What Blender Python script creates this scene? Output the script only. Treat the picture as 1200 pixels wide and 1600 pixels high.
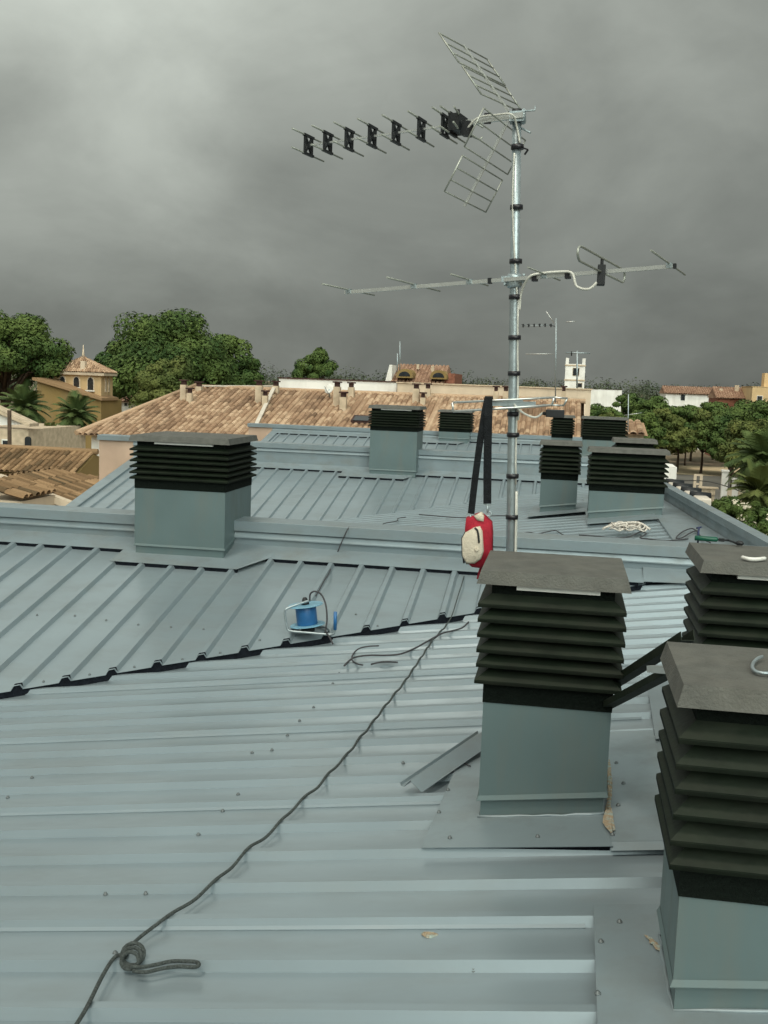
import bpy, math, random
from mathutils import Vector, Matrix, noise as mnoise
random.seed(7)
S = bpy.context.scene
for o in list(bpy.data.objects): bpy.data.objects.remove(o)
COL = S.collection
R = math.radians
V = Vector
HZ = 8.5                                   # camera height above the street

# ------------------------------------------------------------------ camera
F, HY, ROLL, VPX = 1664., 598., .036, 885.
def cam_axes():
    a = math.atan(ROLL); p = math.atan((800 - HY) * math.cos(a) / F)
    up = V((math.sin(a), math.cos(a), 0)); fw = V((0, 0, 1))
    U = up * math.cos(p) - fw * math.sin(p)
    yv = HY + ROLL * (VPX - 600)
    d = V((VPX - 600, 800 - yv, F)).normalized()
    Y = (d - U * d.dot(U)).normalized()
    X = Y.cross(U)
    if X.x < 0: X = -X
    return X, Y, U
CX, CY, CU = cam_axes()
cam = bpy.data.cameras.new('camera'); co = bpy.data.objects.new('camera', cam); COL.objects.link(co)
M = Matrix.Identity(4)
for j in range(3):                         # camera columns: right, up, back
    c = V((0, 0, 0)); c[j] = 1
    col = V((CX.dot(c), CY.dot(c), CU.dot(c)))
    if j == 2: col = -col
    for i in range(3): M[i][j] = col[i]
M[2][3] = HZ
co.matrix_world = M
cam.sensor_fit = 'VERTICAL'; cam.sensor_height = 36; cam.lens = F / 1600 * 36
cam.clip_start = .05; cam.clip_end = 4000
S.camera = co

def ray(x, y): c = V((x - 600, 800 - y, F)); return V((CX.dot(c), CY.dot(c), CU.dot(c)))   # a sight line of the photo
# ------------------------------------------------------------------ sky, sun, exposure
SUN_EL, SUN_AZ = R(64), R(212)             # azimuth clockwise from +Y: high behind the camera
W = bpy.data.worlds.new('World'); S.world = W; W.use_nodes = True
nt = W.node_tree; nt.nodes.clear()
def N(t, **k):
    n = nt.nodes.new(t)
    for a, b in k.items(): setattr(n, a, b)
    return n
def L(a, b): nt.links.new(a, b)
def m_(op, a, b=None, clamp=False):
    n = N('ShaderNodeMath', operation=op, use_clamp=clamp)
    for i, v in enumerate((a, b)):
        if v is None: continue
        if isinstance(v, (int, float)): n.inputs[i].default_value = v
        else: L(v, n.inputs[i])
    return n.outputs[0]
out = N('ShaderNodeOutputWorld'); bg = N('ShaderNodeBackground'); bg.inputs[1].default_value = .1
sky = N('ShaderNodeTexSky', sky_type='NISHITA'); sky.sun_disc = False
sky.sun_elevation = SUN_EL; sky.sun_rotation = SUN_AZ
tc = N('ShaderNodeTexCoord'); sp = N('ShaderNodeSeparateXYZ'); L(tc.outputs['Generated'], sp.inputs[0])
zz = m_('MAXIMUM', sp.outputs[2], 0.0); den = m_('ADD', zz, .42)
cb = N('ShaderNodeCombineXYZ')
L(m_('DIVIDE', sp.outputs[0], den), cb.inputs[0]); L(m_('DIVIDE', sp.outputs[1], den), cb.inputs[1])
n1 = N('ShaderNodeTexNoise'); n1.inputs['Scale'].default_value = 2.3; n1.inputs['Detail'].default_value = 7; n1.inputs['Roughness'].default_value = .52
n1.inputs['Distortion'].default_value = .5
mp = N('ShaderNodeMapping'); mp.inputs['Location'].default_value = (0, 0, 0); mp.inputs['Rotation'].default_value = (0, 0, .5); mp.inputs['Scale'].default_value = (.9, .75, 1)
L(cb.outputs[0], mp.inputs[0]); L(mp.outputs[0], n1.inputs['Vector'])
cr = N('ShaderNodeValToRGB'); e = cr.color_ramp.elements       # brightness of the cloud deck by height
e[0].position = 0.0; e[0].color = (.165,) * 3 + (1,)
e[1].position = 1.0; e[1].color = (.55,) * 3 + (1,)
for p_, v_ in ((.05, .168), (.12, .225), (.20, .26), (.27, .32), (.34, .40), (.46, .47), (.60, .52)):
    x = e.new(p_); x.color = (v_,) * 3 + (1,)
L(zz, cr.inputs[0])
back = m_('MULTIPLY', sp.outputs[1], -1.0)
bm_ = N('ShaderNodeMapRange', interpolation_type='SMOOTHSTEP'); L(back, bm_.inputs[0])
bm_.inputs[1].default_value = -.75; bm_.inputs[2].default_value = .9; bm_.inputs[3].default_value = 1.0; bm_.inputs[4].default_value = .95
lf = m_('ADD', m_('MULTIPLY', sp.outputs[0], -.58), 1.0)
cl = N('ShaderNodeMapRange'); L(n1.outputs['Fac'], cl.inputs[0])
cl.inputs[1].default_value = .33; cl.inputs[2].default_value = .68; cl.inputs[3].default_value = .80; cl.inputs[4].default_value = 1.27
gd = N('ShaderNodeVectorMath', operation='DOT_PRODUCT'); L(tc.outputs['Generated'], gd.inputs[0])      # thin bright gap in the clouds, low behind the camera
gd.inputs[1].default_value = (math.sin(R(154)) * math.cos(R(31)), math.cos(R(154)) * math.cos(R(31)), math.sin(R(31)))
gm = N('ShaderNodeMapRange', interpolation_type='SMOOTHSTEP'); L(gd.outputs['Value'], gm.inputs[0])
gm.inputs[1].default_value = .84; gm.inputs[2].default_value = .985; gm.inputs[3].default_value = 0; gm.inputs[4].default_value = 5.2
lum0 = m_('MULTIPLY', m_('MULTIPLY', cr.outputs[0], bm_.outputs[0]), m_('MULTIPLY', lf, cl.outputs[0]))
g2 = N('ShaderNodeVectorMath', operation='DOT_PRODUCT'); L(tc.outputs['Generated'], g2.inputs[0])      # brighter break in the deck, high to the left
g2.inputs[1].default_value = tuple(ray(150, -60).normalized())
gm2 = N('ShaderNodeMapRange', interpolation_type='SMOOTHSTEP'); L(g2.outputs['Value'], gm2.inputs[0])
gm2.inputs[1].default_value = .955; gm2.inputs[2].default_value = 1.0; gm2.inputs[3].default_value = 1.0; gm2.inputs[4].default_value = 1.22
n3 = N('ShaderNodeTexNoise'); n3.inputs['Scale'].default_value = 6.5; n3.inputs['Detail'].default_value = 6; n3.inputs['Roughness'].default_value = .55; n3.inputs['Distortion'].default_value = .25; L(mp.outputs[0], n3.inputs['Vector'])
c3 = N('ShaderNodeMapRange', interpolation_type='SMOOTHSTEP'); L(n3.outputs['Fac'], c3.inputs[0])
c3.inputs[1].default_value = .38; c3.inputs[2].default_value = .64; c3.inputs[3].default_value = .96; c3.inputs[4].default_value = 1.045
lum = m_('ADD', m_('MULTIPLY', m_('MULTIPLY', lum0, c3.outputs[0]), gm2.outputs[0]), gm.outputs[0])
tint = N('ShaderNodeVectorMath', operation='SCALE'); tint.inputs[0].default_value = (9.35, 10.0, 9.0); L(lum, tint.inputs['Scale'])
mx = N('ShaderNodeMix', data_type='RGBA'); mx.inputs[0].default_value = .985
L(sky.outputs[0], mx.inputs[6]); L(tint.outputs[0], mx.inputs[7])
L(mx.outputs[2], bg.inputs[0]); L(bg.outputs[0], out.inputs[0])
sun = bpy.data.lights.new('sun', 'SUN'); so = bpy.data.objects.new('sun', sun); COL.objects.link(so)
sun.energy = 1.5; sun.angle = R(12); sun.color = (1, .9, .76)
sd = V((math.sin(SUN_AZ) * math.cos(SUN_EL), math.cos(SUN_AZ) * math.cos(SUN_EL), math.sin(SUN_EL)))
so.rotation_euler = sd.to_track_quat('Z', 'Y').to_euler(); so.location = (0, -10, 40)
vs = S.view_settings; vs.view_transform = 'Standard'; vs.look = 'None'; vs.exposure = 0.0; vs.gamma = 1
S.cycles.max_bounces = 6
S.render.film_transparent = False

# ------------------------------------------------------------------ measuring helpers (a sight line of the photo met with a real surface)
CAMP = V((0, 0, HZ))
def atY(x, y, Y): r = ray(x, y); return CAMP + r * (Y / r.y)
def atX(x, y, X): r = ray(x, y); return CAMP + r * (X / r.x)
def atZ(x, y, Z): r = ray(x, y); return CAMP + r * ((Z - HZ) / r.z)
def onpl(x, y, n, d):                       # n.P = d, heights relative to the camera
    r = ray(x, y); n = V(n); return CAMP + r * (d / n.dot(r))

# ------------------------------------------------------------------ materials
def mat(name, col, rough=.6, metal=0., spec=.5, var=.12, scale=6., bump=0., bscale=60., col2=None, c2pos=(.45, .62), stretch=None):
    m = bpy.data.materials.new(name); m.use_nodes = True
    t = m.node_tree; b = t.nodes['Principled BSDF']
    b.inputs['Roughness'].default_value = rough; b.inputs['Metallic'].default_value = metal
    b.inputs['Specular IOR Level'].default_value = spec
    tcn = t.nodes.new('ShaderNodeTexCoord'); src = tcn.outputs['Object']
    if stretch:
        mpn = t.nodes.new('ShaderNodeMapping'); mpn.inputs['Scale'].default_value = stretch
        t.links.new(src, mpn.inputs[0]); src = mpn.outputs[0]
    n = t.nodes.new('ShaderNodeTexNoise'); n.inputs['Scale'].default_value = scale; n.inputs['Detail'].default_value = 6
    t.links.new(src, n.inputs['Vector'])
    r = t.nodes.new('ShaderNodeValToRGB'); el = r.color_ramp.elements
    if col2:
        el[0].position, el[1].position = c2pos; el[0].color = (*col, 1); el[1].color = (*col2, 1)
    else:
        el[0].position = .3; el[1].position = .7
        el[0].color = (*[max(0, c * (1 - var)) for c in col], 1); el[1].color = (*[min(1, c * (1 + var)) for c in col], 1)
    t.links.new(n.outputs['Fac'], r.inputs[0]); t.links.new(r.outputs[0], b.inputs['Base Color'])
    if bump:
        n2 = t.nodes.new('ShaderNodeTexNoise'); n2.inputs['Scale'].default_value = bscale; n2.inputs['Detail'].default_value = 4
        t.links.new(src, n2.inputs['Vector'])
        bp = t.nodes.new('ShaderNodeBump'); bp.inputs['Strength'].default_value = bump; bp.inputs['Distance'].default_value = .02
        t.links.new(n2.outputs['Fac'], bp.inputs['Height']); t.links.new(bp.outputs[0], b.inputs['Normal'])
    return m
def foliage(name, c1, c2, scale=1.2):
    m = mat(name, c1, .75, 0, .25, 0, scale, col2=c2, c2pos=(.38, .66)); return m
def tile_mat(name, a, b_, c, u=.22, v=.42):
    m = bpy.data.materials.new(name); m.use_nodes = True; t = m.node_tree; bs = t.nodes['Principled BSDF']
    bs.inputs['Roughness'].default_value = .85; bs.inputs['Specular IOR Level'].default_value = .2
    at = t.nodes.new('ShaderNodeUVMap'); at.uv_map = 'tile'                 # u = row, v = metres up the slope
    ml = t.nodes.new('ShaderNodeVectorMath'); ml.operation = 'MULTIPLY'; ml.inputs[1].default_value = (1, 1 / v, 1); t.links.new(at.outputs[0], ml.inputs[0])
    fl = t.nodes.new('ShaderNodeVectorMath'); fl.operation = 'FLOOR'; t.links.new(ml.outputs[0], fl.inputs[0])
    wn = t.nodes.new('ShaderNodeTexWhiteNoise'); wn.noise_dimensions = '2D'; t.links.new(fl.outputs[0], wn.inputs['Vector'])
    n = t.nodes.new('ShaderNodeTexNoise'); n.inputs['Scale'].default_value = .22; n.inputs['Detail'].default_value = 7; n.inputs['Roughness'].default_value = .68
    sv = t.nodes.new('ShaderNodeVectorMath'); sv.operation = 'MULTIPLY'; sv.inputs[1].default_value = (1, 1.3, 1); t.links.new(at.outputs[0], sv.inputs[0]); t.links.new(sv.outputs[0], n.inputs['Vector'])
    mx_ = t.nodes.new('ShaderNodeMath'); mx_.operation = 'MULTIPLY_ADD'; mx_.inputs[1].default_value = .34; t.links.new(wn.outputs['Value'], mx_.inputs[0])
    sc = t.nodes.new('ShaderNodeMath'); sc.operation = 'MULTIPLY'; sc.inputs[1].default_value = .98; t.links.new(n.outputs['Fac'], sc.inputs[0]); t.links.new(sc.outputs[0], mx_.inputs[2])
    r = t.nodes.new('ShaderNodeValToRGB'); el = r.color_ramp.elements
    el[0].position = .34; el[0].color = (*a, 1); el[1].position = .92; el[1].color = (*c, 1); x = el.new(.62); x.color = (*b_, 1)
    t.links.new(mx_.outputs[0], r.inputs[0]); t.links.new(r.outputs[0], bs.inputs['Base Color'])
    return m
MT = {}
MT['sheet'] = mat('painted_sheet_steel', (.230, .284, .312), .28, .32, .5, .06, 1.6, .05, 7, stretch=(1, 1, 1))
MT['flash'] = mat('painted_flashing', (.216, .268, .292), .36, .28, .5, .07, 3.0, .06, 9)
MT['stack'] = mat('painted_stack', (.105, .150, .154), .46, .12, .45, .07, 2.5, .22, 3)
MT['louvre'] = mat('louvre_dark_steel', (.006, .0115, .0055), .6, 0, .26, .25, 12, .1, 40)
MT['mesh'] = mat('louvre_black_mesh', (.006, .009, .007), .9, 0, .1, .3, 90, .5, 300)
MT['cap'] = mat('cap_weathered_grey', (.098, .100, .090), .75, 0, .3, .18, 14, .3, 120)
MT['foam'] = mat('foam_and_gap_black', (.008, .01, .014), .95, 0, .1, .3, 30, .4, 90)  # valley foam, and the strips that darken the gaps under apron and plates
MT['white'] = mat('white_plastic', (.7, .7, .66), .5, 0, .4, .05, 12)
MT['galv'] = mat('galvanised_steel', (.34, .40, .42), .38, .6, .5, .14, 25, .08, 60)
MT['alu'] = mat('aluminium', (.62, .64, .62), .32, .8, .5, .08, 20)
MT['rod'] = mat('dull_rod', (.36, .38, .34), .45, .6, .5, .15, 30)
MT['black'] = mat('black_plastic', (.012, .014, .016), .5, 0, .4, .25, 20)
MT['tape'] = mat('black_tape', (.01, .01, .014), .4, 0, .5, .2, 30)
MT['cablew'] = mat('white_cable', (.54, .54, .49), .5, 0, .4, .06, 14)
MT['rope'] = mat('grey_rope', (.085, .10, .097), .85, 0, .2, .45, 160, .8, 400)
MT['wire'] = mat('thin_dark_wire', (.05, .05, .055), .7, 0, .3, .2, 40)
MT['cord'] = mat('white_cord', (.62, .58, .52), .85, 0, .2, .14, 60, .6, 300)
MT['red'] = mat('red_nylon', (.33, .012, .028), .7, 0, .3, .22, 30, .3, 200)
MT['beige'] = mat('beige_nylon', (.56, .50, .40), .75, 0, .3, .1, 24, .3, 160)
MT['strap'] = mat('black_webbing', (.009, .011, .013), .8, 0, .2, .3, 60, .5, 250)
MT['blue'] = mat('blue_plastic', (.02, .12, .30), .4, 0, .5, .15, 14)
MT['navy'] = mat('navy_plastic', (.012, .02, .07), .5, 0, .4, .2, 30)
MT['ltblue'] = mat('pale_blue_plastic', (.16, .34, .45), .35, 0, .5, .12, 14)
MT['green'] = mat('green_plastic', (.004, .085, .05), .4, 0, .5, .2, 20)
MT['rust'] = mat('mortar_smear', (.33, .26, .18), .95, 0, .1, .25, 40, .6, 120, col2=(.30, .36, .33))
MT['steel'] = mat('screw_steel', (.13, .15, .155), .5, .4, .4, .2, 90)
MT['plaster'] = mat('pink_beige_render', (.45, .33, .25), .9, 0, .2, .1, 2.0, .2, 60)
MT['cream'] = mat('cream_render', (.60, .50, .38), .9, 0, .2, .08, 1.2, .2, 40)
MT['wht'] = mat('white_render', (.80, .79, .75), .9, 0, .2, .07, .8, .2, 30)
MT['ochre'] = mat('ochre_render', (.24, .165, .065), .9, 0, .2, .14, .7, .2, 30)
MT['yellow'] = mat('yellow_render', (.58, .42, .23), .9, 0, .2, .1, .8, .2, 30)
MT['brick'] = mat('red_brick', (.24, .10, .065), .9, 0, .2, .3, 5, .3, 30)
MT['glass'] = mat('dark_window', (.02, .024, .028), .2, 0, .5, .3, 3)
MT['dkcap'] = mat('chimney_pot_dark', (.05, .025, .022), .8, 0, .3, .3, 5)
MT['chim'] = mat('chimney_brick_pale', (.50, .41, .30), .9, 0, .2, .2, 4, .2, 30)
MT['tile'] = tile_mat('barrel_tiles_pink', (.115, .072, .045), (.335, .215, .135), (.55, .40, .27))
MT['tile_d'] = tile_mat('barrel_tiles_mossy', (.05, .042, .024), (.175, .108, .056), (.36, .235, .13))
MT['tile_r'] = tile_mat('barrel_tiles_red', (.17, .10, .068), (.28, .165, .11), (.38, .25, .17))
MT['mortar'] = mat('mortar_white', (.55, .50, .43), .9, 0, .2, .12, 5)
MT['bark'] = mat('bark', (.075, .055, .04), .95, 0, .1, .3, 4, .6, 20)
MT['pine'] = foliage('pine_needles', (.030, .064, .015), (.098, .142, .034), .5)
MT['pine2'] = foliage('pine_needles_olive', (.050, .076, .018), (.145, .160, .042), .5)
MT['leaf'] = foliage('broad_leaves', (.038, .070, .016), (.11, .155, .036), 1.2)
MT['far'] = foliage('far_leaves', (.035, .05, .028), (.07, .085, .045), .08)
MT['palm'] = foliage('palm_fronds', (.032, .062, .018), (.095, .13, .04), .8)
MT['palm2'] = foliage('palm_fronds_yellow', (.048, .072, .018), (.13, .15, .045), .8)
MT['flower'] = mat('pale_blossom', (.66, .60, .48), .8, 0, .2, .2, 3)
MT['ground'] = mat('dry_ground', (.22, .18, .13), .95, 0, .1, .2, .05, .2, 2, col2=(.12, .12, .06), c2pos=(.45, .7))
MT['sand'] = mat('sandy_track', (.46, .37, .24), .95, 0, .1, .12, .2)
MT['asphalt'] = mat('worn_asphalt', (.15, .145, .13), .95, 0, .1, .12, .3)

def weather(m, amt, stretch, tint=(.16, .15, .12)):
    """dust and dried run-off on painted metal: blotches of their own shape, and matching changes of gloss"""
    t = m.node_tree; b = t.nodes['Principled BSDF']; src = b.inputs['Base Color'].links[0].from_socket
    tcn = t.nodes.new('ShaderNodeTexCoord'); mpn = t.nodes.new('ShaderNodeMapping'); mpn.inputs['Scale'].default_value = stretch; t.links.new(tcn.outputs['Object'], mpn.inputs[0])
    n = t.nodes.new('ShaderNodeTexNoise'); n.inputs['Scale'].default_value = 1.0; n.inputs['Detail'].default_value = 8; n.inputs['Roughness'].default_value = .62; t.links.new(mpn.outputs[0], n.inputs['Vector'])
    r = t.nodes.new('ShaderNodeValToRGB'); e = r.color_ramp.elements; e[0].position = .46; e[0].color = (0, 0, 0, 1); e[1].position = .78; e[1].color = (amt,) * 3 + (1,); t.links.new(n.outputs['Fac'], r.inputs[0])
    mxn = t.nodes.new('ShaderNodeMix'); mxn.data_type = 'RGBA'; t.links.new(r.outputs[0], mxn.inputs[0]); t.links.new(src, mxn.inputs[6]); mxn.inputs[7].default_value = (*tint, 1); t.links.new(mxn.outputs[2], b.inputs['Base Color'])
    ro = t.nodes.new('ShaderNodeMath'); ro.operation = 'MULTIPLY_ADD'; t.links.new(r.outputs[0], ro.inputs[0]); ro.inputs[1].default_value = .5; ro.inputs[2].default_value = b.inputs['Roughness'].default_value; t.links.new(ro.outputs[0], b.inputs['Roughness'])
weather(MT['sheet'], .24, (2.2, 5.5, 3)); weather(MT['flash'], .5, (3, 3, 5)); weather(MT['stack'], .4, (7, 7, 1.3)); weather(MT['cap'], .3, (6, 6, 6), (.17, .16, .135)); weather(MT['louvre'], .3, (5, 5, 14), (.04, .04, .03))
for k_ in ('wht', 'cream', 'yellow', 'ochre', 'plaster'): weather(MT[k_], .4, (.9, .9, .25), (.25, .21, .16))

# ------------------------------------------------------------------ mesh builder
WO = {}                                      # world origin of each object
class MB:
    def __init__(s): s.v = []; s.f = []; s.sm = []; s.uv = []
    def add(s, vs, fs, smooth=False, uvs=None):
        b = len(s.v); s.v += [V(v) for v in vs]
        for i, f in enumerate(fs):
            s.f.append([b + k for k in f]); s.sm.append(smooth); s.uv.append(uvs[i] if uvs else None)
        return s
    def box(s, a, b):
        x0, y0, z0 = a; x1, y1, z1 = b
        return s.add([(x0,y0,z0),(x1,y0,z0),(x1,y1,z0),(x0,y1,z0),(x0,y0,z1),(x1,y0,z1),(x1,y1,z1),(x0,y1,z1)],
              [(3,2,1,0),(4,5,6,7),(0,1,5,4),(1,2,6,5),(2,3,7,6),(3,0,4,7)])
    def prism(s, bot, top):                  # two rings of equal length, closed
        n = len(bot); fs = [tuple(range(n))[::-1], tuple(range(n, 2 * n))]
        fs += [(i, (i + 1) % n, n + (i + 1) % n, n + i) for i in range(n)]
        return s.add(list(bot) + list(top), fs)
    def slab(s, pts, d):                     # polygon thickened downwards along d
        d = V(d); return s.prism([V(p) + d for p in pts], pts)
    def tube(s, pts, r, n=8, closed=False, cap=True):
        pts = [V(p) for p in pts]; m = len(pts); rings = []
        rr = r if isinstance(r, (list, tuple)) else [r] * m
        ref = None
        for i, p in enumerate(pts):
            if closed: t = pts[(i + 1) % m] - pts[i - 1]
            else: t = pts[min(i + 1, m - 1)] - pts[max(i - 1, 0)]
            t.normalize()
            if ref is None:
                ref = V((0, 0, 1)) if abs(t.z) < .9 else V((1, 0, 0))
            u = ref - t * ref.dot(t)
            if u.length < 1e-4: u = V((1, 0, 0)) - t * t.x
            u.normalize(); w = t.cross(u); ref = u
            rings.append([p + (u * math.cos(2 * math.pi * k / n) + w * math.sin(2 * math.pi * k / n)) * rr[i] for k in range(n)])
        vs = [q for rg in rings for q in rg]; fs = []
        for i in range(m if closed else m - 1):
            j = (i + 1) % m
            for k in range(n): fs.append((i * n + k, i * n + (k + 1) % n, j * n + (k + 1) % n, j * n + k))
        s.add(vs, fs, True)
        if cap and not closed:
            b = len(s.v) - len(vs)
            s.f.append([b + k for k in range(n)][::-1]); s.sm.append(False); s.uv.append(None)
            s.f.append([b + (m - 1) * n + k for k in range(n)]); s.sm.append(False); s.uv.append(None)
        return s
    def bar(s, p, q, w, h=None, up=(0, 0, 1)):   # square section bar
        h = h or w; p, q = V(p), V(q); t = (q - p).normalized(); up = V(up)
        u = t.cross(up)
        if u.length < 1e-3: u = t.cross(V((1, 0, 0)))
        u.normalize(); v = u.cross(t)
        sec = [u * a * w / 2 + v * b * h / 2 for a, b in ((-1, -1), (1, -1), (1, 1), (-1, 1))]
        return s.prism([p + c for c in sec], [q + c for c in sec])
    def lathe(s, c, axis, prof, n=24):           # prof: list of (along, radius)
        c = V(c); t = V(axis).normalized(); u = t.orthogonal().normalized(); w = t.cross(u); vs = []; fs = []
        for a, r in prof:
            for k in range(n): vs.append(c + t * a + (u * math.cos(2*math.pi*k/n) + w * math.sin(2*math.pi*k/n)) * r)
        for i in range(len(prof) - 1):
            for k in range(n): fs.append((i*n+k, i*n+(k+1) % n, (i+1)*n+(k+1) % n, (i+1)*n+k))
        fs.append(tuple(range(n))[::-1]); fs.append(tuple((len(prof)-1)*n+k for k in range(n)))
        return s.add(vs, fs, len(prof) > 3)
    def build(s, name, m, parent=None, bevel=0., org=None):
        if org is None:
            if parent is not None: org = WO[parent]
            else:
                xs = [v.x for v in s.v]; ys = [v.y for v in s.v]
                org = V(((min(xs) + max(xs)) / 2, (min(ys) + max(ys)) / 2, min(v.z for v in s.v)))
        me = bpy.data.meshes.new(name)
        me.from_pydata([tuple(v - org) for v in s.v], [], s.f)
        me.polygons.foreach_set('use_smooth', s.sm)
        if any(s.uv):
            ul = me.uv_layers.new(name='tile'); li = 0
            for f, u in zip(s.f, s.uv):
                for k in range(len(f)):
                    if u: ul.data[li].uv = u[k]
                    li += 1
        me.materials.append(MT[m]); me.update()
        o = bpy.data.objects.new(name, me); COL.objects.link(o); WO[o] = org
        if parent is not None: o.parent = parent; o.location = org - WO[parent]
        else: o.location = org
        if bevel:
            b = o.modifiers.new('bevel', 'BEVEL'); b.width = bevel; b.segments = 2; b.limit_method = 'ANGLE'; b.angle_limit = R(40)
        return o
def tag(o, label=None, cat=None, group=None, kind=None):
    if label: o['label'] = label
    if cat: o['category'] = cat
    if group: o['group'] = group
    if kind: o['kind'] = kind
    return o
def thing(name, loc, label, cat, group=None):
    o = bpy.data.objects.new(name, None); COL.objects.link(o); o.location = loc; o.empty_display_size = .1
    WO[o] = V(loc); return tag(o, label, cat, group)
def copy_tree(o, loc, label, parent=None, rz=0., sc=1.):
    c = o.copy(); COL.objects.link(c)
    if parent is None:
        c.location = loc; c.rotation_euler = (0, 0, rz); c.scale = (sc,) * 3; c['label'] = label
    else: c.parent = parent
    for ch in list(o.children): copy_tree(ch, None, None, c)
    return c
def catmull(pts, n=6):
    pts = [V(p) for p in pts]; P = [pts[0]] + pts + [pts[-1]]; o = []
    for i in range(1, len(P) - 2):
        for k in range(n):
            t = k / n; a, b, c, d = P[i-1], P[i], P[i+1], P[i+2]
            o.append(.5 * ((2*b) + (c-a)*t + (2*a-5*b+4*c-d)*t*t + (3*b-a-3*c+d)*t*t*t))
    return o + [pts[-1]]

# ================================================================== SETTING: ground
g = MB(); n = 24
g.add([(-3000, -400, 0), (3000, -400, 0), (3000, 3600, 0), (-3000, 3600, 0)], [(0, 1, 2, 3)])
tag(g.build('ground', 'ground'), kind='structure')
def sheet(name, m, pts, z):
    s = MB(); s.add([(p[0], p[1], z) for p in pts], [tuple(range(len(pts)))])
    return tag(s.build(name, m), kind='structure')
sheet('road', 'asphalt', [(2.9, -20), (34, -20), (34, 128), (6, 128)], .004)
sheet('sandy_path', 'sand', [(4, 116), (34, 116), (38, 131), (4, 131)], .008)

# ================================================================== TERRACED HOUSES with metal roofs
SA, SB = .228, .132
PITCH = .2627
RH, RB, RT = .031, .068, .034               # rib height, base width, top width
DY = 9.25
XL = -7.6
class House: pass
HS = []
for k, (yw, zw, ph, lab) in enumerate([
        (8.9, -1.558, -.83, 'nearest terraced house, its blue-grey ribbed roof filling the foreground'),
        (18.15, -1.530, -5.152, 'middle terraced house, its blue-grey roof showing beyond the first low parapet'),
        (27.4, -1.40, -5.0, 'farthest terraced house with blue-grey roof, just below the long tiled roof')]):
    h = House(); h.k = k; h.ao = .05 if k == 0 else .006; h.yw = yw; h.y0 = yw - DY; h.zw = HZ + zw; h.ph = ph
    h.b0 = HZ - 1.683 + (0, .035, .15)[k]
    h.root = thing('terraced_house', (XL + 5, h.y0 + DY / 2, 0), lab, 'house', 'terraced houses with blue-grey metal roofs')
    h.A = lambda x, y, o=0., h=h: h.zw + h.ao + SA * (y - h.yw) + o
    h.B = lambda x, y, o=0., h=h: h.b0 + SB * min(x, 1.15) + o
    h.val = lambda x, h=h: h.yw + (h.b0 + SB * x - h.zw) / SA       # plan line of the valley
    h.vx = lambda y, h=h: (h.zw + SA * (y - h.yw) - h.b0) / SB
    HS.append(h)
def onB(x, y, o=0., h=HS[0]): return onpl(x, y, (-SB, 0, 1), h.b0 - HZ + o)
def onA(x, y, o=0., h=HS[0]): return onpl(x, y, (0, -SA, 1), h.zw - HZ + h.ao + o - SA * h.yw)
def xr(y): return 1.424 + .0757 * (15.23 - y)                            # splayed right-hand edge of the row

def ribs(p0, p1, ph):                        # profile across the ribs: (pos, height)
    o = [(p0, 0.)]; k = math.ceil((p0 - ph + RB / 2) / PITCH)
    while True:
        c = ph + k * PITCH
        if c + RB / 2 > p1: break
        if c - RB / 2 > p0: o += [(c - RB / 2, 0.), (c - RT / 2, RH), (c + RT / 2, RH), (c + RB / 2, 0.)]
        k += 1
    return o + [(p1, 0.)]

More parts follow.
